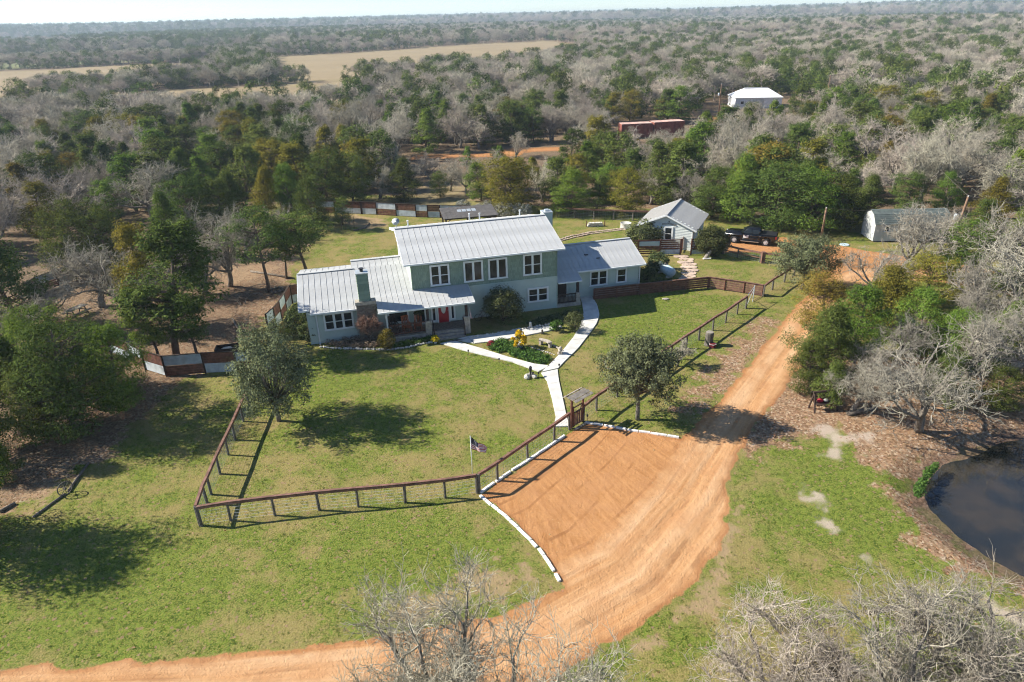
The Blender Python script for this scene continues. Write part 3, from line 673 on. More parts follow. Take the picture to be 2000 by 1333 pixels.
# door, sidelights and porch windows (face v = -1.15)
V1 = -1.185
mb = MB(); mb.box(-10.28,-9.48,V1-.05,V1,.505,2.5); dr = mb.build('front_door', X['red'], house); tag(dr, 'red front door with an oval glass light')
mb = MB(); mb.cm = 0
pts = [(-9.88+.20*math.cos(t*math.pi/8), 1.75+.5*math.sin(t*math.pi/8)) for t in range(16)]
mb.extr(pts, 'y', V1-.07, V1-.052); mb.build('door_glass', X['tin'], dr)
mb = MB(); mb.lathe([(.001,.0),(.03,.01),(.03,.04),(.001,.06)], (-9.57,V1-.09,1.45), 8); mb.build('door_handle', X['chrome'], dr)
bars(house, 'door_trim', X['white'], ((-10.34,V1-.04,.5),(-10.34,V1-.04,2.56),.10,.09), ((-9.42,V1-.04,.5),(-9.42,V1-.04,2.56),.10,.09))
window(house, -9.36, -8.92, .62, 2.5, V1+.03, 1, 1, .10, 'sidelight'); window(house, -10.88, -10.41, .62, 2.5, V1+.03, 1, 1, .10, 'sidelight')
window(house, -14.3, -12.62, .90, 2.48, V1+.03, 1, 1, .12)
window(house, -12.25, -11.22, .62, 2.48, V1+.03, 1, 1, .14, 'white_screen_door')

# --- right wing and side entry
wallbox(house, 'right_wing_wall', .035, 8.1, 1.42, 7.6, 0, 2.64, X['siding'], 'frb')
RRv, RRz = 4.6, 3.93; RE = (.98, 2.68)
gable(house, 8.1, 1.42, 7.6, 2.64, RRv, RRz-.12, X['siding'], 1)
seam_roof(house, 'right_wing_roof', 2.16, 8.52, RE, (RRv,RRz), .49)
seam_roof(house, 'entry_roof', .06, 2.16, (-.18,2.30), (.98,2.68), .42)
seam_roof(house, 'right_wing_roof', .06, 2.16, RE, (RRv,RRz), .42)
seam_roof(house, 'right_rear_roof', .06, 8.52, (8.2,2.68), (RRv,RRz), .49)
bars(house, 'ridge_cap', X['roof'], ((.1,RRv,RRz+.04),(8.54,RRv,RRz+.04),.26,.05))
bars(house, 'gutter', X['white'], ((2.16,.92,2.62),(8.54,.92,2.62),.10,.12))
bars(house, 'gutter', X['white'], ((.08,-.24,2.24),(2.18,-.24,2.24),.08,.10))
bars(house, 'rake_trim', X['white'], ((8.54,.98,2.62),(8.54,RRv,RRz-.06),.05,.16), ((8.54,8.2,2.62),(8.54,RRv,RRz-.06),.05,.16))
bars(house, 'rake_trim', X['white'], ((2.18,-.18,2.24),(2.18,.96,2.61),.04,.12))
mb = MB(); mb.tube([(8.3,.95,2.58),(8.14,1.3,2.4),(8.14,1.32,.05)], .05, 8); mb.build('downspout', X['white'], house)
window(house, 3.48, 5.15, .98, 2.42, 1.42, 2, 2); window(house, 5.96, 6.95, 1.0, 2.38, 1.42, 1, 2)
mb = MB(); mb.box(.04,2.15,-.1,1.40,.0,.30); mb.build('entry_floor', X['stone'], house)
mb = MB(); mb.box(.55,1.30,1.33,1.385,.31,2.25); mb.build('side_door', X['dark'], house)
bars(house, 'door_trim', X['white'], ((1.38,1.35,.31),(1.38,1.35,2.3),.09,.05))
column(1.92,.12,1.15,2.36,.36); railing(.08,1.72,-.02,.3,1.1,14,X['dark'])
for t in range(2): bars(house, 'vent_flap', X['black'], ((4.4+t*0-.9*t, 2.3+.6*t, 3.20+.22*t),(4.75-.9*t,2.3+.6*t,3.20+.22*t),.16,.03))
# ------------------------------------------------------------------ guest cottage
GA = R_(-25); GO = G(1350, 490)   # front right corner of its wall
guest = thing('guest_cottage', 'small white cottage with a gable front and ribbed white metal roof', 'cottage', GO, GA)
GW, GD, GE, GR = 5.6, 6.4, 2.35, 3.62     # wall width, depth, eave and ridge
wallbox(guest, 'wall', -GW, 0, 0, GD, 0, GE, X['guest'], 'flrb', .17)
def fgable(parent, u0, u1, v, z0, zr, m, sgn):
    mb = MB(); uc = (u0+u1)/2; mb.face([(u0,v,z0),(u1,v,z0),(uc,v,zr)])
    def top(zc):
        t = (zc-z0)/(zr-z0)
        if t > .97: return None, None
        a = Vector((u0+(uc-u0)*t, v)); b = Vector((u1+(uc-u1)*t, v)); return (a, b) if sgn > 0 else (b, a)
    lap(mb, (u0,v), (u1,v), z0, zr, .17, top); return mb.build('gable_wall', m, parent, fix=False)
fgable(guest, -GW, 0, -.004, GE, GR-.1, X['guest'], 1); fgable(guest, -GW, 0, GD+.004, GE, GR-.1, X['guest'], -1)
def ribbed(parent, u_e, z_e, u_r, z_r, v0, v1, pw, name='roof', m=None, rib=.03):
    """panels laid side by side along v, running up the slope from eave u_e to ridge u_r"""
    d = MB(); L = math.hypot(u_r-u_e, z_r-z_e); nx, nz = -(z_r-z_e)/L, (u_r-u_e)/L
    if nz < 0: nx, nz = -nx, -nz
    d.raw([(u_e,v0,z_e-.09),(u_r,v0,z_r-.09),(u_r,v1,z_r-.09),(u_e,v1,z_e-.09),(u_e,v0,z_e-.01),(u_r,v0,z_r-.01),(u_r,v1,z_r-.01),(u_e,v1,z_e-.01)], [(0,3,2,1),(4,5,6,7),(0,1,5,4),(1,2,6,5),(2,3,7,6),(3,0,4,7)])
    o = d.build(name, X['white'], parent); n = round((v1-v0)/pw); w = (v1-v0)/n; p = MB()
    def slab(a, b, h):
        A = [(u_e,a,z_e),(u_r,a,z_r),(u_r,b,z_r),(u_e,b,z_e)]
        p.raw(A + [(q[0]+nx*h, q[1], q[2]+nz*h) for q in A], [(0,3,2,1),(4,5,6,7),(0,1,5,4),(1,2,6,5),(2,3,7,6),(3,0,4,7)])
    slab(0, w-.045, .012); p.cm = 1; slab(w-.045, w, .012+rib)
    me = p.mesh('roof_panel', [m or X['roof'], X['roofside']])
    for i in range(n): link('roof_panel', me, o, (0, v0+w*i, 0))
    return o
ribbed(guest, .42, GE-.16, -GW/2, GR, -.34, GD+.4, .24); ribbed(guest, -GW-.42, GE-.16, -GW/2, GR, -.34, GD+.4, .24)
bars(guest, 'ridge_cap', X['roofside'], ((-GW/2,-.36,GR+.04),(-GW/2,GD+.42,GR+.04),.22,.05))
bars(guest, 'rake_trim', X['white'], ((.42,-.36,GE-.21),(-GW/2,-.36,GR-.05),.05,.15), ((-GW-.42,-.36,GE-.21),(-GW/2,-.36,GR-.05),.05,.15))
bars(guest, 'corner_trim', X['white'], ((-.03,-.03,0),(-.03,-.03,GE-.05),.1,.08))
window(guest, -2.98, -2.02, .85, 2.35, -.01, 1, 2, .13)
mb = MB()   # scrolled iron ornament above the window
for s in (-1, 1):
    for k in range(3):
        c = (-2.5+s*(.16+.24*k), -.08, 2.66-.05*k); pts = [(c[0]+.10*math.cos(t)*(1-t/9), -.08, c[2]+.10*math.sin(t)*(1-t/9)) for t in np.linspace(0, 5.6, 12)]; mb.tube(pts, .018, 4)
mb.tube([(-3.25,-.08,2.54),(-2.5,-.08,2.64),(-1.75,-.08,2.54)], .018, 4); mb.tube([(-2.5,-.08,2.64),(-2.5,-.08,2.95)], .02, 4); mb.blob((-2.5,-.08,2.88),(.09,.03,.09),2,1,.2)
mb.build('iron_ornament', X['post'], guest)

# ------------------------------------------------------------------ barn-roofed storage shed
SA = R_(-2.5); SO = G(1704, 473.5)
shed = thing('storage_shed', 'pale grey storage shed with a green-grey shingled barn roof behind bare oaks', 'shed', SO, SA)
SL, SD, SE = 7.55, 2.9, 2.05
wallbox(shed, 'wall', 0, SL, 0, SD, .12, SE, X['shedwall'], 'flrb', .2)
prof = [(-.16,SE-.12),(.55,2.82),(SD/2,3.18),(SD-.55,2.82),(SD+.16,SE-.12)]
mb = MB(); mb.extr([(0,SE-.02)]+[(p[0],p[1]-.05) for p in prof[1:4]]+[(SD,SE-.02)], 'x', .004, .02); mb.extr([(0,SE-.02)]+[(p[0],p[1]-.05) for p in prof[1:4]]+[(SD,SE-.02)], 'x', SL-.02, SL-.004); mb.build('gable_wall', X['shedwall'], shed)
for i in range(4):
    (a, za), (b, zb) = prof[i], prof[i+1]; mb = MB(); n = 5 if i in (0,3) else 4; rgs = random.Random(i)
    for k in range(n):
        t0, t1 = k/n, (k+1)/n; uu = -.15
        while uu < SL+.14:
            u2 = min(uu+rgs.uniform(.3,.5), SL+.15); o = rgs.uniform(.02,.04)
            mb.raw([(uu+.004,a+(b-a)*t0,za+(zb-za)*t0+(o if i<2 else .004)),(u2-.004,a+(b-a)*t0,za+(zb-za)*t0+(o if i<2 else .004)),(u2-.004,a+(b-a)*t1,za+(zb-za)*t1+(.004 if i<2 else o)),(uu+.004,a+(b-a)*t1,za+(zb-za)*t1+(.004 if i<2 else o))],[(0,1,2,3)]); uu = u2
    mb.raw([(-.15,a,za),(SL+.15,a,za),(SL+.15,b,zb),(-.15,b,zb)],[(0,1,2,3)])
    mb.build('roof_slope', X['shedroof'], shed, fix=False)
mb = MB(); mb.box(.15,SL-.15,.1,.3,.0,.12); mb.box(.15,SL-.15,SD-.3,SD-.1,0,.12); mb.build('skid', X['dark'], shed)
mb = MB(); mb.box(3.1,4.6,-.06,-.034,.16,1.95); sd = mb.build('double_door', X['shedwall'], shed); bars(sd, 'door_trim', X['white'], ((3.85,-.07,.16),(3.85,-.07,1.95),.08,.03),((3.06,-.05,.16),(3.06,-.05,1.99),.08,.05),((4.64,-.05,.16),(4.64,-.05,1.99),.08,.05))
window(shed, .9, 1.5, 1.1, 1.8, 0, 1, 2, .08)

# ------------------------------------------------------------------ dark pavilion behind the house
pv = thing('garden_pavilion', 'dark timber pavilion with a low boarded roof behind the main ridge', 'pavilion', G(868.5, 428, 2.7)*1, R_(12))
pv.location = (pv.location.x, pv.location.y, 0)
for a in (.15, 3.0, 5.6):
    for b in (.15, 3.2): bars(pv, 'post', X['dark'], ((a,b,0),(a,b,2.55),.16,.16))
for b in (.15, 3.2): bars(pv, 'beam', X['dark'], ((0,b,2.6),(5.8,b,2.6),.14,.18))
for k in range(12):
    mb = MB(); a = -.15+k*.51; mb.raw([(a,-.25,2.70),(a+.49,-.25,2.70),(a+.49,3.6,2.98),(a,3.6,2.98),(a,-.25,2.75),(a+.49,-.25,2.75),(a+.49,3.6,3.03),(a,3.6,3.03)],[(0,3,2,1),(4,5,6,7),(0,1,5,4),(1,2,6,5),(2,3,7,6),(3,0,4,7)]); mb.build('roof_board', X['pav'], pv)
for k in range(4):
    mb = MB(); a = 1.7+k*.55; mb.raw([(a,1.7,2.895),(a+.45,1.7,2.895),(a+.45,2.5,2.955),(a,2.5,2.955),(a,1.7,2.915),(a+.45,1.7,2.915),(a+.45,2.5,2.975),(a,2.5,2.975)],[(0,3,2,1),(4,5,6,7),(0,1,5,4),(1,2,6,5),(2,3,7,6),(3,0,4,7)]); mb.build('skylight_panel', X['tin'], pv)
for s in (.15, 5.6): bars(pv, 'brace', X['dark'], ((s,.15,2.0),(s+(.5 if s<1 else -.5),.15,2.5),.08,.08))

# ------------------------------------------------------------------ far sheds between the trees
def container(px, py, L, rz, label, m, name='shipping_container'):
    o = thing(name, label, 'container', G(px, py), rz); W_, H_ = 2.44, 2.75; mb = MB(); n = int(L/.28)
    prof = []
    for k in range(n):
        a = L*k/n; w = L/n; prof += [(a,0),(a+w*.45,0),(a+w*.5,.05),(a+w*.95,.05)]
    prof.append((L,0))
    mb.raw([(p[0],p[1],.15) for p in prof]+[(p[0],p[1],H_) for p in prof], [(i,i+1,len(prof)+i+1,len(prof)+i) for i in range(len(prof)-1)])
    mb.box(0,L,.06,W_,.15,H_); mb.build('corrugated_wall', m, o, fix=False)
    mb = MB(); mb.box(-.02,L+.02,-.02,W_+.02,H_+.002,H_+.08)
    for k in range(n): mb.box(L*k/n+.03, L*k/n+.12, .1, W_-.1, H_+.081, H_+.10)
    mb.build('roof_sheet', X['rusttop'], o)
    for a in (0, L):
        for b in (0, W_): bars(o, 'corner_post', m, ((a,b,0),(a,b,H_),.16,.16))
    return o
container(1214, 272, 6.1, R_(6), 'rusty red container half hidden by trees, the left of two', X['rust'])
container(1277, 268, 6.4, R_(12), 'red container with a paler top, the right of two behind trees', X['rust'])
tn = thing('metal_outbuilding', 'white hip-roofed outbuilding far off among grey bare trees', 'outbuilding', G(1435, 213), R_(-4))
wallbox(tn, 'wall', 0, 11.5, 0, 8, 0, 2.6, X['tent'], 'flr', .3)
mb = MB(); mb.raw([(-.3,-.3,2.6),(11.8,-.3,2.6),(11.8,8.3,2.6),(-.3,8.3,2.6),(2.8,4,4.6),(8.7,4,4.6)],[(0,1,5,4),(1,2,5),(2,3,4,5),(3,0,4)])
hr = mb.build('hip_roof', X['tent'], tn); bars(hr, 'ridge_cap', X['white'], ((2.8,4,4.64),(8.7,4,4.64),.3,.06))
mb = MB(); mb.box(4.2,7.0,-.06,-.035,0,2.2); mb.build('roller_door', X['tin'], tn); window(tn, 1.2, 2.2, 1.0, 1.9, 0, 1, 1, .1)
# farmsteads on the far plain
for k, (px, py, L, lab) in enumerate(((728,66,26,'white-roofed farm building far beyond the hay field'), (790,50,18,'small white farmhouse far off on the wooded rise'), (845,57,34,'long pale farm building on the far rise'), (130,71,60,'wide white-roofed barn on the far left plain'))):
    p = G(px, py); p.z = float(height(p.x, p.y)); fo = thing('farm_building', lab, 'farm building', p, R_(8*k-10)); W_ = L*.45
    wallbox(fo, 'wall', 0, L, 0, W_, 0, 6, X['tent'], 'flr', 1.0)
    for s in (0, 1):
        mb = MB(); y0 = -1 if s == 0 else W_+1; mb.raw([(-1,y0,5.8),(L+1,y0,5.8),(L+1,W_/2,9),(-1,W_/2,9)],[(0,1,2,3)]); mb.build('roof', X['roof'], fo, fix=False)
    mb = MB(); mb.box(L*.4,L*.55,-.2,-.06,0,4); mb.build('barn_door', X['post'], fo)
# ------------------------------------------------------------------ rail fences
rgf = random.Random(77)
def rail_fence(label, pts, h=1.2, wire=True, mid=False, post_r=.075, m_rail=None, closed_tail=None):
    """pts: survey points of the posts; every post, rail and the wire is a part"""
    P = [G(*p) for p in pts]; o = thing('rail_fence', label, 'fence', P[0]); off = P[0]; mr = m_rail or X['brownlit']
    L = [Vector((p.x-off.x, p.y-off.y, 0)) for p in P]
    for i, p in enumerate(L):
        mb = MB(); r = post_r*rgf.uniform(.9,1.15); t = Vector((rgf.uniform(-.03,.03), rgf.uniform(-.03,.03), 0))
        mb.tube([p, p+t*.5+Vector((0,0,h*.5)), p+t+Vector((0,0,h-.02))], [r, r*.96, r*.92], 7); mb.build('post', X['post'], o)
    for i in range(len(L)-1):
        a, b = L[i], L[i+1]; d = (b-a).normalized()*.0; za = h+rgf.uniform(-.012,.012)
        mb = MB(); mb.bar(a+Vector((0,0,h+.0)), b+Vector((0,0,h+.004*(i%2))), .135, .04)
        n = Vector((-(b-a).y, (b-a).x, 0)).normalized()*(-.058)
        mb.bar(a+n+Vector((0,0,h-.085)), b+n+Vector((0,0,h-.085)), .035, .12); mb.build('rail', mr, o)
        if mid: mb = MB(); mb.bar(a+Vector((0,0,h*.45)), b+Vector((0,0,h*.45)), .045, .09); mb.build('rail', mr, o)
    if wire:
        mb = MB()
        for i in range(len(L)-1):
            a, b = L[i], L[i+1]
            for k in range(6): zz = .08+k*.19; mb.tube([a+Vector((0,0,zz)), b+Vector((0,0,zz))], .0055, 3, False)
            n = int((b-a).length/.2)
            for k in range(n): q = a.lerp(b, (k+.5)/n); mb.tube([q+Vector((0,0,.05)), q+Vector((0,0,1.06))], .0042, 3, False)
        tag(mb.build('wire_mesh', X['tin'], o, fix=False), kind='stuff')
    return o
rail_fence('brown rail fence along the left side of the front lawn', [(391.5,1026.5),(405,984),(413,966.6),(430,926),(446.6,889.4),(460,860),(475.6,823),(488,796),(499,772)], 1.22)
rail_fence('brown rail fence across the bottom of the front lawn', [(394,1027.5),(451,1017.7),(537,1007),(624,997),(699.7,990),(791.7,981.7),(869.8,973),(932,963.5)], 1.2)
rail_fence('brown rail fence climbing from the flag to the entry gate', [(936,962),(971.6,938.8),(1030.4,896.8),(1082,861.8),(1112,839.5)], 1.2)
rail_fence('brown rail fence from the entry gate up beside the drive', [(1139.5,823),(1164.8,802),(1205.4,775),(1243,747),(1278,723),(1310,701.5),(1340,681),(1365,665),(1392,646),(1417,631),(1439.6,614.4),(1456.6,603)], 1.15)
rail_fence('brown rail fence beyond the pipe gate near the far drive', [(1490.5,580),(1508.4,566.4),(1531.6,552),(1551,539),(1572,526)], 1.1)
rail_fence('rail fence below the parked pickup beside the earth yard', [(1410,496),(1440,504),(1484,513),(1530,519),(1560,523)], 1.05, True, True)
rail_fence('long rail fence behind the rear lawn towards the cedars', [(1088,425),(1122,427),(1160,429),(1198,430),(1236,432),(1268,433)], 1.25, True)
mb = MB(); c = G(1482.5,513); tag(mb.box(-.17,.17,-.17,.17,0,1.15).build('gate_post', X['brownlit']), 'thick squared wooden post in the rail fence below the pickup', 'post').location = c + Vector((.25,-.2,0))
# grey pipe gate standing open in the drive fence
a = G(1458,602); b = G(1470,590); pg = thing('pipe_gate', 'grey metal pipe gate leaning open in the drive fence', 'gate', a); d = b-a
mb = MB(); mb.tube([(0,0,0),(0,0,1.25)], .03, 6); mb.tube([d, d+Vector((0,0,1.5))], .04, 6); mb.build('gate_post', X['tin'], pg)
mb = MB(); mb.tube([(0,0,.25),d+Vector((0,0,1.3))], .022, 6); mb.tube([(0,0,1.2),d+Vector((0,0,.3))], .022, 6); mb.tube([(0,0,1.2),d+Vector((0,0,1.42))], .025, 6); mb.build('cross_bar', X['tin'], pg)
c2 = G(1488,580)-a; mb = MB(); mb.tube([d+Vector((0,0,.08)), c2+Vector((0,0,.08))], .025, 6); mb.build('sill_bar', X['brownlit'], pg)

# ------------------------------------------------------------------ board fences
def board_run(o, A, B, h, nb, m, panels=None, gap=.035, off=None, z0=.06, post=X['brown'], th=.03):
    """boards and posts between A and B in o's space"""
    A = Vector(A); B = Vector(B); L = (B-A).length; d = (B-A).normalized()
    bh = (h-z0-gap*(nb-1))/nb
    for k in range(nb):
        zc = z0+bh/2+k*(bh+gap); j = rgf.uniform(-.008,.008)
        mb = MB(); mb.bar(A+d*.02+Vector((0,0,zc)), B-d*.02+Vector((0,0,zc+j)), th, bh); mb.build('board', m, o)
def fpost(o, p, h, m=None, s=.12):
    mb = MB(); mb.box(p[0]-s/2,p[0]+s/2,p[1]-s/2,p[1]+s/2,0,h); mb.build('post', m or X['brown'], o)
def board_fence(label, pts, h, nb, m, cap=True):
    P = [G(*p) for p in pts]; o = thing('board_fence', label, 'fence', P[0]); L = [p-P[0] for p in P]
    for p in L: fpost(o, p, h+.03)
    for i in range(len(L)-1):
        board_run(o, L[i], L[i+1], h, nb, m)
        if cap: mb = MB(); mb.bar(L[i]+Vector((0,0,h+.045)), L[i+1]+Vector((0,0,h+.045)), .13, .035); mb.build('cap_rail', X['brownlit'], o)
    return o
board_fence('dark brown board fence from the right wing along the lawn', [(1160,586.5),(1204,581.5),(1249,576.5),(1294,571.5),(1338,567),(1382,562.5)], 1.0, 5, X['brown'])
board_fence('sunlit red-brown board fence turning toward the drive', [(1384,562.8),(1415,567.5),(1452,573),(1488,579)], 1.02, 5, X['brownlit'])  # the sun on this run is put into its paler board colour
def tin_sheet(o, A, B, z0, z1, m=None):
    """corrugated sheet, ribs running along the fence"""
    A = Vector(A); B = Vector(B); d = (B-A).normalized(); n = Vector((d.y,-d.x,0)); k = max(4, int((z1-z0)/.075)); vs = []
    for i in range(k*2+1):
        z = z0+(z1-z0)*i/(k*2); o_ = .014 if i % 2 else -.006
        vs += [A+d*.05+n*o_+Vector((0,0,z)), B-d*.05+n*o_+Vector((0,0,z))]
    mb = MB(); mb.raw(vs, [(2*i,2*i+1,2*i+3,2*i+2) for i in range(k*2)]); return mb.build('tin_panel', m or X['tin'], o, fix=False)
def checker_fence(label, pts, h, start, name='privacy_fence', nb=4):
    """panels that alternate boards over tin and tin over boards"""
    P = [G(*p) for p in pts]; o = thing(name, label, 'fence', P[0]); L = [p-P[0] for p in P]
    for p in L: fpost(o, p, h+.05, X['dark'], .11)
    for i in range(len(L)-1):
        A, B = L[i], L[i+1]; tin_top = (i+start) % 2 == 0; hm = h*.5
        if tin_top: tin_sheet(o, A, B, hm+.02, h); lo, hi = .05, hm
        else: tin_sheet(o, A, B, .05, hm-.02); lo, hi = hm+.0, h
        d = (B-A).normalized(); bh = (hi-lo)/nb
        for k in range(nb): mb = MB(); zc = lo+bh*(k+.5); mb.bar(A+d*.03+Vector((0,0,zc)), B-d*.03+Vector((0,0,zc+rgf.uniform(-.006,.006))), .03, bh-.02); mb.build('board', X['brown'], o)
        mb = MB(); mb.bar(A+Vector((0,0,h+.02)), B+Vector((0,0,h+.02)), .10, .04); mb.build('cap_rail', X['dark'], o)
    return o
checker_fence('board and tin privacy fence left of the grey-green lawn oak', [(285.6,723.4),(326,736),(402.4,730),(464.8,727),(520,724),(566,720)], 1.62, 1)
checker_fence('board and tin fence returning into the cedars at far left', [(215,688),(258,706),(285,722)], 1.5, 1)
checker_fence('tall board and tin fence running beside the left gable', [(526,654),(540,641),(551,627),(561,611),(571,594)], 1.75, 0)
checker_fence('short board and tin fence joining the left gable', [(572,594),(603,588)], 1.7, 1)
checker_fence('board and tin fence panel under the dark trees at far left', [(60,585),(77,574),(116,559),(150,547)], 1.6, 1)
checker_fence('checkered board and tin fence along the back of the rear lawn', [(708,418.8),(736,420),(774.5,422.5),(813,424.5),(836,425.5),(860,426),(900,427),(925,428)], 1.6, 1)
checker_fence('tin and board fence glimpsed through trees at the back left', [(552,420),(585,418),(620,417),(655,417),(706,418.5)], 1.55, 0)
# fence and open gateway before the guest cottage
o = thing('courtyard_fence', 'brown slatted fence with tin panels in front of the white cottage', 'fence', G(1225,501)); oo = o.location.copy()
Q = [G(1225,501)-oo, G(1246,500)-oo, G(1288,499)-oo, G(1328,498)-oo]
for p in Q: fpost(o, p, 1.7, None, .13)
for i in range(3):
    A, B = Q[i], Q[i+1]; d = (B-A).normalized()
    if i == 1: tin_sheet(o, A, B, 1.02, 1.5, X['tank']); zs = (1.58, .9, .68, .46, .24)
    elif i == 2: tin_sheet(o, A, B, .06, .58, X['tin']); zs = (1.58, 1.36, 1.14, .92, .70)
    else: zs = (1.58, 1.3, 1.05, .8, .55, .3)
    for zc in zs: mb = MB(); mb.bar(A+d*.04+Vector((0,0,zc)), B-d*.04+Vector((0,0,zc)), .035, .13); mb.build('board', X['brown'], o)
o = thing('courtyard_fence', 'brown slatted fence right of the cottage gateway', 'fence', G(1349,498)); oo = o.location.copy()
Q = [G(1349,498)-oo, G(1388,497)-oo, G(1412,496)-oo]
for p in Q: fpost(o, p, 1.7, None, .13)
for i in range(2):
    A, B = Q[i], Q[i+1]; d = (B-A).normalized(); tin_sheet(o, A, B, .06, .5, X['tin'])
    for zc in (1.6, 1.37, 1.14, .91, .68): mb = MB(); mb.bar(A+d*.04+Vector((0,0,zc)), B-d*.04+Vector((0,0,zc)), .035, .13); mb.build('board', X['brown'], o)
gp = thing('garden_gate', 'open brown wooden gate in the courtyard fence', 'gate', G(1330,495)); gg = G(1338,478)-gp.location
for t in (0, 1): fpost(gp, gg*t, 1.55, None, .11)
for zc in (1.3, .2): mb = MB(); mb.bar(Vector((0,0,zc)), gg+Vector((0,0,zc)), .04, .10); mb.build('gate_rail', X['brownlit'], gp)
for k in range(7): q = gg*((k+.5)/7); mb = MB(); mb.bar(q+Vector((0,0,.1)), q+Vector((0,0,1.45)), .11, .025); mb.build('picket', X['brown'], gp)

# ------------------------------------------------------------------ roofed entry gate
a = G(1115.8,836.6); b = G(1137.5,823.5); eg = thing('entry_gate', 'red-brown picket gate under a small shingle-board roof', 'gate', a); d = b-a; dn = d.normalized(); n = Vector((dn.y,-dn.x,0))
for p in (Vector((0,0,0)), d):
    mb = MB(); mb.tube([p, p+Vector((0,0,2.05))], .075, 8); mb.build('gate_post', X['brown'], eg)
mb = MB(); mb.bar(Vector((0,0,2.05)), d+Vector((0,0,2.05)), .1, .1); mb.build('header', X['brown'], eg)
ov = dn*.28
for k, (s, w) in enumerate(((-.36,.24),(-.05,.20),(.22,.19),(.48,.19))):    # overlapping roof boards
    z1 = 2.22-.14*abs(s+.04)-(.02 if s>0 else .06)
    mb = MB(); c = n*s; up = (n*(.35 if s > -.1 else -.6)+Vector((0,0,1))).normalized(); mb.bar(-ov+c+Vector((0,0,z1)), d+ov+c+Vector((0,0,z1)), w, .035, up); mb.build('roof_board', X['barewood'], eg)
for p in (Vector((0,0,0)), d): mb = MB(); mb.bar(p-n*.4+Vector((0,0,2.1)), p+n*.5+Vector((0,0,2.1)), .06, .08); mb.build('bracket', X['brown'], eg)
g0 = dn*.10+n*.05; g1 = d-dn*.10+n*.05
fr = MB(); fr.bar(g0+Vector((0,0,1.02)), g1+Vector((0,0,1.02)), .05, .09); fr.bar(g0+Vector((0,0,.2)), g1+Vector((0,0,.2)), .05, .09); fr.bar(g0+Vector((0,0,.22)), g1+Vector((0,0,1.38)), .03, .05); fr.bar(g0+Vector((0,0,1.38)), g1+Vector((0,0,1.38)), .05, .07)
gl = fr.build('gate_leaf', X['dark'], eg)
Lg = (g1-g0).length
for k in range(4): q = g0.lerp(g1, (k+.5)/4)+n*.035; mb = MB(); w = Lg/4-.05; mb.bar(q+Vector((0,0,.1)), q+Vector((0,0,1.0-.03*abs(k-1.5))), w, .025, n); mb.build('picket', X['orange'] if False else X['brownlit'], gl)
for p in (g0, g1): mb = MB(); mb.bar(p+Vector((0,0,.05)), p+Vector((0,0,1.45)), .08, .07, n); mb.build('gate_stile', X['brown'], gl)
mb = MB(); mb.bar(n*.3+Vector((0,0,.04)), d+n*.3+Vector((0,0,.04)), .14, .08); tag(mb.build('timber_sill', X['barewood']), 'grey timber sill lying at the foot of the entry gate', 'timber').location = a
# ------------------------------------------------------------------ trees and shrubs
def np_mesh(name, V, F, m):
    """V (N,3), F list of index arrays with equal width"""
    me = bpy.data.meshes.new(name); F = np.asarray(F, np.int32); k = F.shape[1]
    me.vertices.add(len(V)); me.loops.add(F.size); me.polygons.add(len(F))
    me.vertices.foreach_set('co', np.asarray(V, np.float32).ravel()); me.loops.foreach_set('vertex_index', F.ravel())
    me.polygons.foreach_set('loop_start', (np.arange(len(F))*k).astype(np.int32)); me.polygons.foreach_set('loop_total', np.full(len(F), k, np.int32))
    me.materials.append(m); me.update(calc_edges=True); return me
def basis(D):
    up = np.where(np.abs(D[:,2:3]) > .9, np.array([[1.,0,0]]), np.array([[0,0,1.]]))
    A = np.cross(D, up); A /= np.linalg.norm(A, axis=1, keepdims=True)+1e-9; return A, np.cross(D, A)
def sticks(P, Q, r0, r1):
    """three-sided tapering twigs P->Q"""
    D = Q-P; D = D/(np.linalg.norm(D, axis=1, keepdims=True)+1e-9); A, B = basis(D); n = len(P); V = np.empty((n, 6, 3))
    r0 = np.broadcast_to(np.asarray(r0, float), (n,))[:,None]; r1 = np.broadcast_to(np.asarray(r1, float), (n,))[:,None]
    for k in range(3):
        t = 2*math.pi*k/3; o = A*math.cos(t)+B*math.sin(t); V[:,k] = P+o*r0; V[:,3+k] = Q+o*r1
    f = np.array([[0,1,4,3],[1,2,5,4],[2,0,3,5]]); F = (np.arange(n)[:,None,None]*6+f[None]).reshape(-1,4)
    return V.reshape(-1,3), F
def chains(rs, P, D, L, seg, wob, grav=0.):
    """wandering polylines: returns (n, seg+1, 3)"""
    n = len(P); out = np.empty((n, seg+1, 3)); out[:,0] = P; d = D.copy()
    for s in range(seg):
        d = d + rs.normal(0, wob, (n,3)); d[:,2] += grav; d /= np.linalg.norm(d, axis=1, keepdims=True)+1e-9
        out[:,s+1] = out[:,s] + d*(L/seg)[:,None]
    return out
def spawn(rs, C, k, lo, hi, spread, up):
    """k children on every chain of C"""
    n, s1, _ = C.shape; t = rs.uniform(lo, hi, (n,k))*(s1-1); t[:,0] = s1-1.02; i = np.minimum(t.astype(int), s1-2); f = (t-i)[...,None]; r = np.arange(n)[:,None]
    P = C[r,i]*(1-f)+C[r,i+1]*f; D = C[r,i+1]-C[r,i]; D /= np.linalg.norm(D, axis=2, keepdims=True)+1e-9
    D = D + rs.normal(0, spread, D.shape); D[...,2] += up; D /= np.linalg.norm(D, axis=2, keepdims=True)+1e-9
    return P.reshape(-1,3), D.reshape(-1,3), (i+f[...,0]).reshape(-1)/(s1-1)
def tube_chain(mb, C, r0, r1, n=6):
    m = len(C); mb.tube([tuple(p) for p in C], [r0+(r1-r0)*i/(m-1) for i in range(m)], n)
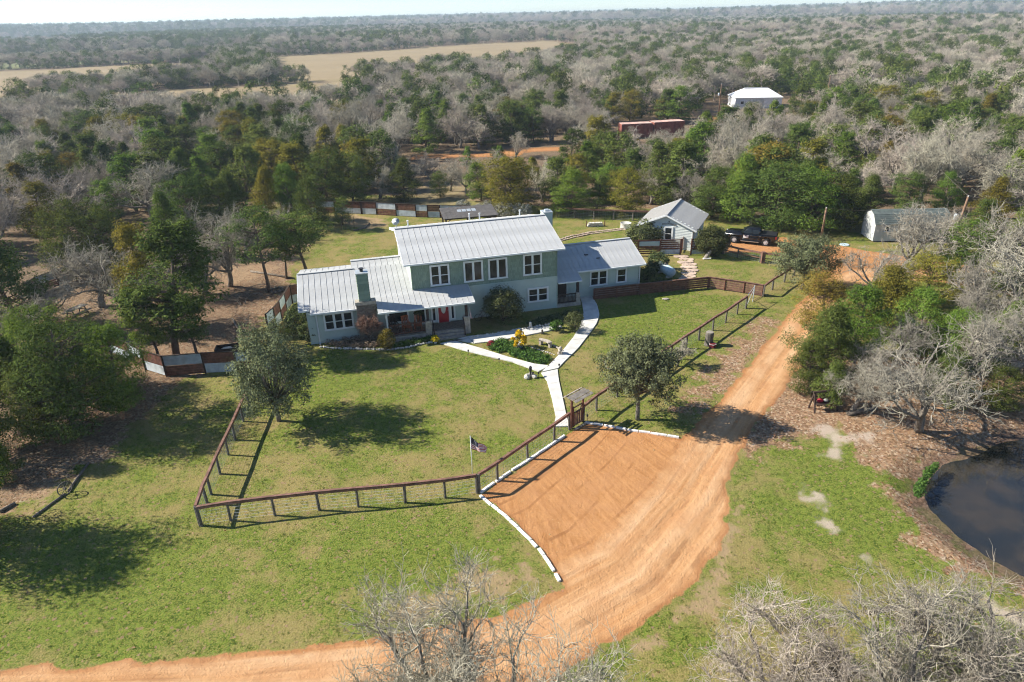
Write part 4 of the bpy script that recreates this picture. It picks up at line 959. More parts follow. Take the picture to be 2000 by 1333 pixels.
def bare_tree(seed, H=7.5, W=4.2, limbs=6, dens=1.0, tw=.013, twigmat='twig', trunks=1, detail=1, upb=.25):
    rs = np.random.RandomState(seed); mb = MB(); th = H*rs.uniform(.2,.3); LP = []; LD = []
    for t in range(trunks):
        lean = rs.normal(0, .16 if trunks == 1 else .34, 2); C = chains(rs, np.array([[.15*t-.1*(trunks>1),0,0.]]), np.array([[lean[0],lean[1],1.]]), np.array([th]), 3, .10)[0]
        r = H*.030*rs.uniform(.9,1.15)/(1 if trunks == 1 else 1.2); C2 = C.copy(); tube_chain(mb, C2, r*1.25, r*.8, 9)
        nl = max(3, limbs//trunks)
        for k in range(nl):
            a = 2*math.pi*(k+rs.uniform(-.3,.3))/nl; e = rs.uniform(.35,1.25) if k else 1.4
            LP.append(C[-1]-np.array([0,0,rs.uniform(0,.25)*th])); LD.append([math.cos(a)*math.cos(e), math.sin(a)*math.cos(e), math.sin(e)])
    LP = np.array(LP); LD = np.array(LD); n = len(LP)
    ll = np.where(LD[:,2] > .85, (H-th)*.72, W*rs.uniform(.62,.95,n))
    L1 = chains(rs, LP, LD, ll, 6, .24, .07)
    for c in L1: tube_chain(mb, c, H*.0165, H*.0065, 6)
    p, d, t = spawn(rs, L1, 8, .22, 1, .62, upb); l2 = W*.42*rs.uniform(.55,1.1,len(p))*(1.15-.4*t)
    L2 = chains(rs, p, d, l2, 4, .30, .05)
    V = []; F = []; off = 0
    def add(C, r0, r1):
        nonlocal off
        s = C.shape[1]-1
        for k in range(s):
            v, f = sticks(C[:,k], C[:,k+1], r0+(r1-r0)*k/s, r0+(r1-r0)*(k+1)/s); V.append(v); F.append(f+off); off += len(v)
    add(L2, H*.0055, tw*1.15)
    p, d, t = spawn(rs, L2, int(8*dens), .15, 1, .75, .12); L3 = chains(rs, p, d, W*.23*rs.uniform(.5,1.2,len(p)), 3, .34, .03); add(L3, tw*1.3, tw*.8)
    p, d, t = spawn(rs, L3, int(8*dens), .1, 1, .8, .10); L4 = chains(rs, p, d, W*.115*rs.uniform(.45,1.3,len(p)), 2 if detail > 1 else 1, .35, .0); add(L4, tw*.85, tw*.45)
    if detail > 2:
        p, d, t = spawn(rs, L4, 2, .3, 1, .6, .05); L5 = chains(rs, p, d, W*.045*rs.uniform(.5,1.2,len(p)), 1, .35, .0); add(L5, tw*.6, tw*.35)
    V = np.concatenate(V)
    return mb.mesh('trunk', X['bark'], True), np_mesh('crown', V, np.concatenate(F), X[twigmat])
def leafquads(rs, C, N, size, asp, jit):
    """flat leaf sprays at C with loose outward normals N"""
    n = len(C); D = N + rs.normal(0, jit, (n,3)); D /= np.linalg.norm(D, axis=1, keepdims=True)+1e-9
    A, B = basis(D); th = rs.uniform(0, 2*math.pi, n)[:,None]; a = A*np.cos(th)+B*np.sin(th); b = np.cross(D, a)
    s = size*rs.uniform(.55,1.3,n)[:,None]; a = a*s; b = b*s*asp
    V = np.stack([C-a*.5-b*.25, C-a*.1+b*.5, C+a*.6+b*.1, C+a*.05-b*.5], 1).reshape(-1,3); F = np.arange(n*4).reshape(-1,4); return V, F
def tufts(rs, centers, rad, per, size, asp, upb, jit=.55, flat=.75, core=None):
    """clumps of leaves around centers, denser on the outside"""
    n = len(centers); D = rs.normal(0, 1, (n,per,3)); D /= np.linalg.norm(D, axis=2, keepdims=True)+1e-9
    rr = rs.uniform(.35,1.,(n,per,1))**.6; C = centers[:,None]+D*rr*rad[:,None,None]*np.array([1,1,flat]); N = D + np.array([0,0,upb])
    if core is not None:
        o = C-core; o /= np.linalg.norm(o, axis=2, keepdims=True)+1e-9; N = N*.6+o*.7
    return leafquads(rs, C.reshape(-1,3), N.reshape(-1,3), size, asp, jit)
def cedar(seed, H=7, R=2.3, nt=85, per=62, size=.26, form='cone', clear=.08, bent=0.):
    rs = np.random.RandomState(seed); mb = MB(); C = chains(rs, np.zeros((1,3)), np.array([[rs.normal(0,.05)+bent,rs.normal(0,.05),1.]]), np.array([H*.92]), 6, .05)[0]
    tube_chain(mb, C, H*.024, H*.004, 7); t = rs.uniform(0, 1, nt)**.85; hgt = clear+(1-clear)*t
    if form == 'cone': pr = (1-t)**.75*(.55+.9*np.minimum(t*4,1)*.5)
    elif form == 'round': pr = np.sqrt(np.clip(1-(2*t-.85)**2/1.35, .02, 1))
    else: pr = (.35+.65*np.sin(np.pi*np.clip(t*.9+.08,0,1)))*(1-.45*t)
    a = rs.uniform(0, 2*math.pi, nt); lob = 1+.28*np.sin(3*a+rs.uniform(0,6))+.2*np.sin(7*t*3+a*2+rs.uniform(0,6)); rr = R*pr*lob*rs.uniform(.55,1.05,nt)
    ax = np.stack([np.interp(hgt, np.linspace(0,.92,7), C[:,i]/1) for i in range(3)], 1)
    P = np.stack([ax[:,0]+rr*np.cos(a), ax[:,1]+rr*np.sin(a), hgt*H*.98], 1)
    for k in range(0, nt, 2):
        q = ax[k].copy(); q[2] = max(.2, P[k,2]-rr[k]*.45); mb.tube([tuple(q), tuple((q+P[k])/2+np.array([0,0,-.05])), tuple(P[k])], [H*.007, H*.005, .012], 4, False)
    rad = R*(.19+.14*pr)*rs.uniform(.6,1.4,nt)+.08
    V, F = tufts(rs, P, rad, per, size, .38, .9, .45, .42, np.array([0,0,H*.25]))
    tips = P+np.stack([np.cos(a)*.3,np.sin(a)*.3,np.full(nt,.55)],1)*rad[:,None]*1.0
    V2, F2 = tufts(rs, tips, rad*.55, per//4, size*.9, .3, .8, .4, 1.3); 
    return mb.mesh('trunk', X['barkdark'], True), np_mesh('crown', np.concatenate([V,V2]), np.concatenate([F,F2+len(V)]), X['cedar'])
def round_tree(seed, H, R, clear, nt=150, per=60, size=.16, shoots=60, m='oak'):
    rs = np.random.RandomState(seed); mb = MB(); th = H*clear
    C = chains(rs, np.zeros((1,3)), np.array([[.02,.02,1.]]), np.array([th*1.5]), 4, .05)[0]; tube_chain(mb, C, H*.024, H*.016, 9)
    D = rs.normal(0,1,(nt,3)); D /= np.linalg.norm(D, axis=1, keepdims=True); D[:,2] = np.where(D[:,2] < -.8, -D[:,2], D[:,2])
    cz = th+(H-th)*.46; rz = (H-th)*.5; f = rs.uniform(.2,1.,nt)**.5; az_ = np.arctan2(D[:,1],D[:,0]); lob = 1+.13*np.sin(2*az_+seed)+.10*np.sin(5*az_+3*D[:,2]+seed)+rs.normal(0,.09,nt)
    P = np.stack([D[:,0]*R*f*lob, D[:,1]*R*f*lob, cz+D[:,2]*rz*f*lob], 1)
    for k in range(0, nt, 3):
        q = C[-1]*rs.uniform(.75,1); mb.tube([tuple(q), tuple(q*.4+P[k]*.6-np.array([0,0,.1])), tuple(P[k])], [H*.008, H*.005, .01], 4, False)
    rad = rs.uniform(.26,.46,nt)*R/2
    V, F = tufts(rs, P, rad, per, size, .42, .3, .6, .85, np.array([0,0,cz-.4]))
    if shoots:
        k = rs.choice(nt, shoots); S = P[k]; o = S-np.array([0,0,cz-1.0]); o /= np.linalg.norm(o,axis=1,keepdims=True); o[:,2] += .35; L = rs.uniform(.3,.75,shoots)
        pts = S[:,None]+o[:,None]*(L[:,None]*np.linspace(.1,1,9))[...,None]+rs.normal(0,.035,(shoots,9,3)); N = np.repeat(o[:,None],9,1)+rs.normal(0,.5,(shoots,9,3))
        V2, F2 = leafquads(rs, pts.reshape(-1,3), N.reshape(-1,3), size*.8, .4, .7); F = np.concatenate([F, F2+len(V)]); V = np.concatenate([V,V2])
    return mb.mesh('trunk', X['bark'], True), np_mesh('crown', V, F, X[m])
def shrub(seed, rx, ry, rz, nt=40, per=45, size=.14, m='shrub', lift=.5):
    rs = np.random.RandomState(seed); mb = MB(); D = rs.normal(0,1,(nt,3)); D /= np.linalg.norm(D,axis=1,keepdims=True); f = rs.uniform(.5,1,nt)**.5
    P = np.stack([D[:,0]*rx*f, D[:,1]*ry*f, rz*(1+lift*.2)+D[:,2]*rz*f*.95], 1); P[:,2] = np.maximum(P[:,2], .1)
    for k in range(0, nt, 4): mb.tube([(0,0,0), tuple(P[k]*np.array([.4,.4,.6])), tuple(P[k])], [.035,.02,.008], 4, False)
    V, F = tufts(rs, P, rs.uniform(.22,.4,nt)*(rx+rz)/2, per, size, .5, .35, .6, .9, np.array([0,0,rz*.7]))
    return mb.mesh('stem', X['barkdark'], True), np_mesh('foliage', V, F, X[m])
def plant(kind, meshes, p, s=1.0, rz=0., label='', cat='tree', group=None, m=None, name='bare_oak_tree', sz=None, names=('trunk','crown')):
    o = thing(name, label, cat, p, rz, group); o.scale = (s, s, s if sz is None else sz)
    for me, nm in zip(meshes, names):
        c = link(nm, me, o)
        if m and nm in ('crown','foliage'): c.material_slots[0].link = 'OBJECT'; c.material_slots[0].material = m
    return o
def hat(px, py, top):
    """height of a thing whose foot is at (px,py) and whose top shows at row top"""
    b = G(px, py); lo, hi = 0., 30.
    for _ in range(30):
        md = (lo+hi)/2
        if PX((b.x,b.y,md))[1] > top: lo = md
        else: hi = md
    return lo

# --- the three grey-green oaks of the lawn and drive
def lawn_oak(px, py, top, Rw, seed, label, clear=.24):
    H = hat(px, py, top); plant(0, round_tree(seed, H, Rw, clear, 230, 85, .15, 160), G(px,py), 1, seed, label, 'oak tree', None, None, 'lawn_oak_tree')
lawn_oak(545, 822, 640, 2.55, 21, 'rounded grey-green oak on the left lawn above its dark shadow', .14)
lawn_oak(1245, 820, 652, 2.25, 22, 'rounded grey-green oak with a pale trunk beside the earth pad', .24)
lawn_oak(1566, 567, 460, 2.6, 23, 'rounded grey-green oak where the drive enters the back yard', .25)

# --- prototypes
OAK = [bare_tree(100+i, 7.5, 4.3+.25*(i%3), 6+i % 3, .9, .0165, 'twig', 1 if i % 3 else 2) for i in range(7)]
OAKD = [bare_tree(140+i, 8.0, 4.8, 8, .75, .0155, 'twiggrey', 2 if i == 1 else 1, 2) for i in range(5)]
CED = [cedar(200+i, 7.0, 2.3, 90, 64, .25, ('cone','round','oval')[i % 3], .05+.04*(i%2)) for i in range(6)]
CEDD = [cedar(230+i, 7.5, 2.9, 120, 120, .19, ('round','oval','cone')[i % 3], .06) for i in range(4)]
PINE = [cedar(260+i, 7.5, 2.4, 80, 80, .2, 'round', .42, .05) for i in range(2)]
CEDR = [cedar(250+i, 7.5, 2.1, 85, 120, .19, 'oval', .26) for i in range(2)]
OAKF = [bare_tree(170+i, 8.0, 5.6, 9, 1.0, .0128, 'twig', 1, 2, .12) for i in range(3)]
rgt = random.Random(9)
def oak(px, py, top, label, i=0, det=False, wide=1.0, group=None, rz=None, m=None):
    L = OAKF if det == 2 else OAKD if det else OAK; H = hat(px, py, top) if top is not None else 7; base = 8.0 if det else 7.5; s = H/base
    return plant(0, L[i % len(L)], G(px, py), s*wide, rgt.uniform(0,6.28) if rz is None else rz, label, 'oak tree', group, m, 'bare_oak_tree', s)
def ced(px, py, top, label, i=0, m=None, det=False, wide=1.0, group=None, P=None):
    L = P or (CEDD if det else CED); H = hat(px, py, top); s = H/(7.5 if (det or P) else 7.0)
    return plant(0, L[i % len(L)], G(px, py), s*wide, rgt.uniform(0,6.28), label, 'cedar tree', group, X[m] if m else None, 'cedar_tree', s)

# --- near trees, one by one.  right cluster by the pond
oak(1795, 842, 640, 'big forked bare oak standing on the leaf-strewn pond bank', 1, True, 1.1, rz=.4)
oak(1663, 806, 690, 'small bare oak with a short thick trunk right of the timber swing', 0, True, 1.0)
oak(1890, 765, 575, 'spreading bare oak behind the big pond-side oak', 2, True, .95)
ced(1870, 715, 610, 'fresh green cedar in the middle of the pond-side oaks', 0, 'cedarbright', True, 1.0)
ced(1955, 640, 530, 'green cedar between the right edge oaks', 1, None, True, 1.1)
oak(1985, 740, 545, 'bare oak at the right edge above the pond', 3, True, .95)
oak(1745, 715, 590, 'bare oak rising behind the pond-side cedars', 0, True, .85)
oak(1885, 655, 485, 'tall bare oak among the cedars right of the back yard', 2, True, .85)
oak(1995, 640, 400, 'bare oak at the right edge below the utility wires', 1, True, 1.0)
oak(1752, 545, 385, 'gnarled bare oak in front of the grey shed', 3, True, 1.05, rz=2.0)
oak(1835, 500, 395, 'bare oak covering the right end of the grey shed', 2, True, .8)
ced(1905, 480, 392, 'green cedar right of the leaning pole', 1, None, True, 1.1)
ced(1975, 500, 405, 'dark cedar below the wires at the right edge', 2, None, True, 1.1)
ced(1770, 418, 335, 'dark cedar behind the shed roof', 0, None, True, 1.1)
ced(1840, 415, 338, 'green cedar behind the right end of the shed', 1, 'cedarbright', True, 1.0)
ced(1930, 440, 350, 'olive cedar behind the leaning pole', 2, 'olive', True, 1.1)
oak(1700, 590, 465, 'low bare oak leaning over the earth yard below the shed', 0, True, 1.05)
oak(1960, 560, 385, 'pale bare oak between the wires and the right edge', 2, True, 1.1)
ced(1605, 640, 535, 'olive-gold cedar beside the narrowing drive', 0, 'olive', True, 1.15)
ced(1597, 728, 590, 'dark green cedar overhanging the drive', 2, None, True, 1.2)
ced(1655, 700, 560, 'green cedar between the drive and the bare oaks', 1, 'cedarbright', True, 1.0)
ced(1580, 770, 672, 'low green cedar spilling toward the drive edge', 1, None, True, 1.0)
ced(1735, 650, 530, 'olive-brown cedar below the gnarled oak', 2, 'olive', True, 1.5)
ced(1790, 690, 570, 'fresh bright green cedar among the bare oaks', 1, 'cedarbright', True, 1.15)
ced(1800, 600, 500, 'rusty olive cedar on the slope right of the yard', 3, 'olive', True, 1.4)
ced(1865, 545, 430, 'green cedar beside the leaning utility pole', 0, 'cedarbright', True, 1.1)
ced(1850, 790, 690, 'dark low cedar behind the pond-bank oak', 1, None, True, 1.2)
ced(1930, 720, 590, 'green cedar hidden in the bare branches at right', 2, None, True, 1.1)
oak(1690, 760, 640, 'slim bare oak right of the drive cedars', 4, True, .9)
oak(1930, 690, 540, 'bare oak crowding the right edge cedars', 0, True, .9)
ced(1612, 795, 705, 'sparse young cedar growing over the timber swing', 2, None, False, .9)
ced(1945, 800, 720, 'small green cedar in the shade above the pond', 3, None, True, 1.1)
# foreground
oak(868, 1470, 1125, 'bare grey oak reaching up over the near end of the drive', 0, 2, .8, rz=1.0)
oak(1050, 1560, 1215, 'low bare oak at the bottom edge beside the drive', 1, 2, .8)
oak(1490, 1420, 1225, 'slender bare oak at the bottom right, the leftmost of four', 2, 2, 1.2)
oak(1605, 1450, 1250, 'low bare oak at the bottom right, second of four', 0, 2, 1.15)
oak(1710, 1440, 1175, 'bare oak at the bottom right, the third of four', 1, 2, 1.1, rz=3.0)
oak(1890, 1420, 1170, 'pale bare oak at the bottom right below the pond, nearest the corner', 2, 2, 1.15)
# left side
ced(345, 700, 432, 'tall ragged cedar with several trunks behind the tin fence', 0, None, False, 1.15, None, CEDR)
ced(312, 705, 560, 'lower green cedar leaning left of the tall ragged cedar', 1, 'cedarbright', False, .85, None, CEDR)
ced(385, 695, 560, 'dark cedar right of the tall ragged cedar', 1, None, False, .95, None, CEDR)
ced(290, 640, 430, 'olive-tipped cedar above the left fence', 0, 'olive', False, .8, None, CEDR)
ced(526, 572, 410, 'tall cedar with a bare leaning trunk in the left yard', 0, None, False, .95, None, PINE)
ced(600, 535, 408, 'wide dark cedar on two trunks beyond the left roof', 1, None, False, 1.2, None, PINE)
ced(560, 545, 430, 'dark cedar just left of the two-trunked cedar', 0, None, False, .9, None, PINE)
oak(250, 640, 470, 'pale bare oak in the left yard beside the picnic table', 1, True, 1.1)
oak(400, 575, 445, 'twisted bare oak in front of the sandy yard', 2, True, 1.1)
oak(450, 560, 410, 'bare oak at the top of the left yard', 3, True, 1.0)
ced(435, 470, 352, 'dark cedar between the bare oaks of the left yard', 1, None, True, .9)
ced(345, 500, 372, 'green cedar above the left yard', 2, 'cedarbright', True, .85)
ced(225, 545, 405, 'dark cedar above the picnic clearing', 0, None, True, .8)
ced(615, 450, 350, 'green cedar beside the rear left lawn', 1, None, True, .85)
oak(200, 600, 455, 'bare oak left of the olive-tipped cedar', 2, True, 1.1)
oak(330, 585, 440, 'pale bare oak between the olive cedar and the sandy yard', 4, True, 1.0)
oak(480, 500, 392, 'bare oak in front of the tin fence at the back left', 2, True, 1.0)
oak(545, 470, 388, 'low bare oak beside the rear left lawn', 4, True, 1.0)
oak(395, 500, 390, 'bare oak behind the sandy yard', 1, True, 1.0)
ced(470, 455, 335, 'green cedar at the wood edge behind the left yard', 2, None, True, .9)
ced(390, 470, 340, 'dark cedar deep behind the left yard', 0, None, True, .95)
ced(575, 432, 325, 'green cedar close behind the tin fence at the back left', 1, 'cedarbright', True, .9)
ced(520, 440, 330, 'olive cedar behind the back left fence', 2, 'olive', True, .85)
oak(30, 690, 545, 'bare oak at the left edge above the big cedars', 0, True, 1.15)
oak(95, 640, 540, 'small bare oak left of the tin fence panel', 1, True, 1.0)
for i, (px, py, top, lab, m) in enumerate((
    (150, 850, 640, 'large dark cedar at the left edge of the lawn', None), (235, 800, 640, 'green cedar nearest the tin fence at left', 'cedarbright'), (60, 830, 650, 'broad dark cedar at the left edge', None),
    (110, 770, 600, 'bright-tipped cedar behind the left lawn cedars', 'cedarbright'), (200, 760, 640, 'dense cedar wedged between the left lawn cedars', None), (-30, 900, 720, 'cedar cut by the left edge of the picture', None),
    (10, 945, 870, 'small bright cedar low on the left edge', 'cedarbright'), (100, 850, 700, 'dark low cedar under the left edge trees', None), (-140, 1075, 800, 'shade cedar just beyond the left edge', None), (-60, 1040, 880, 'low cedar at the left edge below the lawn poles', None),
    (40, 640, 400, 'tall dark cedar at the far left', None), (170, 545, 390, 'green cedar behind the far left tin fence', None))):
    ced(px, py, top, lab, i, m, True, .92)
for px, py, top, lab in ((1238,300,246,'bare oak before the left red container'),(1292,298,244,'bare oak before the right red container'),(1335,302,242,'bare oak at the end of the red containers'),(1468,252,198,'bare oak before the far white outbuilding'),(1520,246,202,'bare oak at the right end of the far outbuilding'),
    (880,374,306,'thin bare oak in the dry clearing'),(912,382,300,'bare oak at the right of the dry clearing'),(836,350,292,'bare oak beside the orange track'),(702,372,292,'bare oak behind the left end of the checkered fence'),(762,362,284,'bare oak behind the flat-topped cedar'),(968,378,292,'bare oak behind the wide olive cedar'),(742,388,318,'low bare oak above the checkered fence'),(1060,395,305,'bare oak right of the wide olive cedar'),(1270,400,318,'bare oak behind the cottage roof'),(1345,412,322,'bare oak right behind the cottage')): oak(px, py, top, lab, px, False, .9)
# between yard and back woods
for i, (px, py, top, lab, m, w) in enumerate((
    (1000, 412, 305, 'wide olive-green cedar behind the silver bushes', 'olive', 1.35), (940, 392, 318, 'green cedar left of the wide olive cedar', 'cedarbright', 1.0), (790, 393, 312, 'dark flat-topped cedar behind the checkered fence', None, 1.25), (690, 395, 300, 'green cedar left of the checkered fence', None, 1.1),
    (640, 398, 290, 'dark cedar behind the rear left lawn', None, 1.1), (1115, 418, 330, 'bright green cedar behind the rear rail fence', 'cedarbright', 1.2), (1165, 420, 345, 'green cedar behind the end of the rail fence', None, 1.1), (1220, 418, 330, 'golden-olive cedar left of the white cottage', 'olive', 1.15),
    (1300, 402, 320, 'dark cedar close behind the white cottage', None, 1.1), (1390, 425, 325, 'dark cedar right of the cottage roof', None, 1.2), (1440, 432, 300, 'tall green cedar behind the pickup', 'cedarbright', 1.1), (1515, 446, 318, 'broad green cedar right behind the pickup', None, 1.3),
    (1580, 450, 330, 'green cedar behind the short utility pole', 'cedarbright', 1.2), (1640, 450, 345, 'dark cedar left of the grey shed', None, 1.25), (1690, 430, 340, 'green cedar at the shed corner', None, 1.1), (860, 385, 335, 'small green cedar in the dry clearing', None, .9), (670, 440, 385, 'slim cluster cedar on the rear left lawn', None, .8))):
    ced(px, py, top, lab, i, m, True, w)
# ------------------------------------------------------------------ the woods
GREEN = np.array([  # share of cedars, by rows of the survey plate (80..440) and columns (100..1900)
    [.55,.55,.5,.35,.25,.18,.2,.2,.15,.2], [.3,.25,.3,.2,.12,.2,.3,.3,.28,.2], [.25,.3,.35,.35,.3,.2,.3,.5,.35,.22], [.3,.4,.45,.4,.3,.3,.3,.5,.3,.3],
    [.3,.5,.55,.35,.42,.42,.35,.3,.35,.45], [.25,.6,.5,.4,.45,.42,.3,.35,.45,.42], [.35,.62,.6,.7,.4,.5,.5,.55,.62,.4], [.5,.65,.7,.8,.7,.7,.62,.78,.7,.35], [.55,.6,.7,.7,.55,.8,.7,.8,.8,.35]])
rowsY = np.array([80,105,140,180,220,260,300,340,390.]); colsX = np.linspace(100, 1900, 10)
def greenness(px, py):
    py = min(max(py, 80), 390); px = min(max(px, 100), 1900); j = np.interp(px, colsX, np.arange(10)); i = np.interp(py, rowsY, np.arange(9))
    i0 = min(int(i), 7); j0 = min(int(j), 8); a = i-i0; b = j-j0
    return (GREEN[i0,j0]*(1-a)+GREEN[i0+1,j0]*a)*(1-b)+(GREEN[i0,j0+1]*(1-a)+GREEN[i0+1,j0+1]*a)*b
EDGE = [(-400,560),(0,520),(100,490),(200,455),(330,440),(460,405),(560,395),(700,386),(760,380),(830,372),(930,384),(1080,404),(1240,400),(1400,416),(1440,425),(1560,432),(1690,432),(1730,402),(1860,402),(1890,450),(2060,490),(2400,520)]
edge_w = [G(*p) for p in EDGE]; WOODS = [(p.x, p.y) for p in edge_w]
NOGO = FIELDS + PASTURE + [DRIVE[1], PL([(1198,292),(1340,286),(1345,244),(1195,246)]), PL([(1375,275),(1415,262),(1440,250),(1540,238),(1545,195),(1420,195),(1380,225),(1355,255)])] 
VIEWGAP = [PL([(800,345),(1100,330),(1098,284),(795,305)])]
rs = np.random.RandomState(4); near = []; far = []
def hexpts(d0, d1, sp):
    out = []; yv = -20 if d0 < 100 else 0
    ys = np.arange(40 if d0 < 60 else 0, d1, sp*.87)
    for r, yy in enumerate(ys):
        w = .86*yy + 30 + sp; n = int(2*w/sp)
        xs = (np.arange(n)-n/2)*sp + (sp/2 if r % 2 else 0)
        P = np.stack([xs, np.full(n, yy)], 1) + rs.uniform(-.36,.36,(n,2))*sp
        rr = np.hypot(P[:,0], P[:,1]); out.append(P[(rr >= d0) & (rr < d1)])
    return np.concatenate(out)
wpoly = [(-700, 4000)] + [(-700, WOODS[0][1])] + WOODS + [(700, WOODS[-1][1]), (700, 4000)]
def keep(P, big=False):
    ok = np.ones(len(P), bool)
    if not big: ok &= sdf(P[:,0], P[:,1], wpoly) > 1.0
    for q in NOGO:
        q_ = np.array(q); s = (P[:,0] > q_[:,0].min()-5) & (P[:,0] < q_[:,0].max()+5) & (P[:,1] > q_[:,1].min()-5) & (P[:,1] < q_[:,1].max()+5)
        if s.any(): ok[s] &= sdf(P[s,0], P[s,1], q) < -2.2
    return P[ok]
SIGHT = [(1195,1345,266), (1425,1542,214), (788,1100,303)]     # crowns in front of these stay below the row given
def capped(xx, yy, H):
    px, py, d = PX((xx, yy, 0))
    up = 6 if rs.rand() < .72 else -16
    for a, b, row in SIGHT:
        if a-12 < px < b+12 and py > row+8:
            lo, hi = 0., H
            for _ in range(12):
                md = (lo+hi)/2
                if PX((xx,yy,md))[1] > row+up: lo = md
                else: hi = md
            H = min(H, max(lo, .01))
    return H
def where(px, py, d):
    side = ('at the far left' if px < 250 else 'left of centre' if px < 620 else 'behind the main roof' if px < 1000 else 'below the red containers' if px < 1300 else 'behind the pickup' if px < 1600 else 'behind the grey shed' if px < 1850 else 'at the far right')
    band = 'at the near edge of the woods' if d < 105 else 'in the middle of the woods' if d < 140 else 'deep in the woods'
    return band + ' ' + side
near_pts = keep(hexpts(58, 173, 5.3))
cnt = {'o': 0, 'c': 0}; order = np.argsort(np.hypot(near_pts[:,0], near_pts[:,1])); over = []
for k in order:
    xx, yy = near_pts[k]; px, py, d = PX((xx, yy, 3))
    if px < -120 or px > 2120: continue
    cl = vnoise(np.array([xx/16.]), np.array([yy/16.]), 3)[0]; g_ = greenness(px, py); isg = rs.rand() < g_*1.2 + .08 + (cl-.5)*.9
    dense_gap = sdf(np.array([xx]), np.array([yy]), VIEWGAP[0])[0] > 0
    if dense_gap and rs.rand() < .4: continue
    w = where(px, py, d)
    if isg and cnt['c'] < 300:
        cnt['c'] += 1; r = rs.rand(); m = None if r < .6 else 'olive' if r < .82 else 'cedarbright'; H = capped(xx, yy, rs.uniform(4.6, 8.2)*(1 if not dense_gap else .6)); s = H/7.0
        if H < 1.6: cnt['c'] -= 1; continue
        lk = {None: 'dark green cedar', 'olive': 'olive cedar', 'cedarbright': 'fresh green cedar'}[m]
        plant(0, CED[rs.randint(len(CED))], (xx,yy,0), s*rs.uniform(1.05,1.4), rs.uniform(0,6.28), lk+' '+w, 'cedar tree', 'cedars '+w, X[m] if m else None, 'cedar_tree', s)
    elif not isg and cnt['o'] < 300:
        cnt['o'] += 1; H = capped(xx, yy, rs.uniform(4.8, 9.4)*(1 if not dense_gap else .65)); s = H/7.5
        if H < 1.6: cnt['o'] -= 1; continue
        plant(0, OAK[rs.randint(len(OAK))], (xx,yy,0), s*rs.uniform(.85,1.3), rs.uniform(0,6.28), 'bare grey oak '+w, 'oak tree', 'bare oaks '+w, None, 'bare_oak_tree', s)
    else: over.append((xx, yy, isg))
print('woods', cnt, len(near_pts), len(over))

# --- everything farther: one scattered mass per kind of tree
def lod_oak(seed):
    rs = np.random.RandomState(seed); H = 7.5; n = 640; D = rs.normal(0,1,(n,3)); D /= np.linalg.norm(D,axis=1,keepdims=True); D[:,2] = np.abs(D[:,2])*1.0-.25
    f = rs.uniform(.25,1,n)**.6; lob = 1+.2*np.sin(3*np.arctan2(D[:,1],D[:,0])+seed); Q = np.stack([D[:,0]*3.7*f*lob, D[:,1]*3.7*f*lob, 3.9+D[:,2]*3.3*f], 1)
    V = D + rs.normal(0,.55,D.shape); V[:,2] += .25; V /= np.linalg.norm(V,axis=1,keepdims=True); L = rs.uniform(.5,1.3,n)[:,None]
    v, f_ = sticks(Q-V*L*.5, Q+V*L*.5, .048, .028)
    B = rs.normal(0,1,(9,3)); B[:,2] = np.abs(B[:,2])+.6; B /= np.linalg.norm(B,axis=1,keepdims=True); st = np.tile([[0,0,2.0]],(9,1)); v2, f2 = sticks(st, st+B*3.2, .13, .04); v3, f3 = sticks(np.array([[0,0,0.]]), np.array([[0,0,2.2]]), .2, .16)
    v = np.concatenate([v,v2,v3]); f_ = np.concatenate([f_, f2+6*n, f3+6*(n+9)])
    return np_mesh('far_bare_oak', v, f_, X['twig'])
def lod_cedar(seed):
    rs = np.random.RandomState(seed); nt = 30; t = rs.uniform(0,1,nt); a = rs.uniform(0,6.28,nt); r = 2.5*np.sqrt(np.clip(1-(2*t-.8)**2/1.5,.02,1))*rs.uniform(.5,1,nt); P = np.stack([r*np.cos(a), r*np.sin(a), .4+t*6.0],1)
    V, F = tufts(rs, P, np.full(nt,.85), 46, .36, .45, .5, .5, .85, np.array([0,0,2.5])); return np_mesh('far_cedar', V, F, X['cedar'])
mid_pts = keep(hexpts(173, 640, 6.0)); far1 = keep(hexpts(640, 1900, 10.5)); far2 = hexpts(1900, 6200, 27)
allp = []
for P, s0 in ((mid_pts, 1.0), (far1, 1.45), (far2, 3.1)):
    for xx, yy in P:
        px, py, d = PX((xx, yy, 4))
        if px < -150 or px > 2150: continue
        if s0 > 1.2 and rs.rand() < .1: continue
        cl = vnoise(np.array([xx/(22.*s0)]), np.array([yy/(22.*s0)]), 3)[0]; isg = rs.rand() < greenness(px, py)*1.25 + .08 + (cl-.5)*.9
        allp.append((xx, yy, isg, s0*rs.uniform(.6,1.35)))
for xx, yy, isg in over: allp.append((xx, yy, isg, rs.uniform(.8,1.15)))
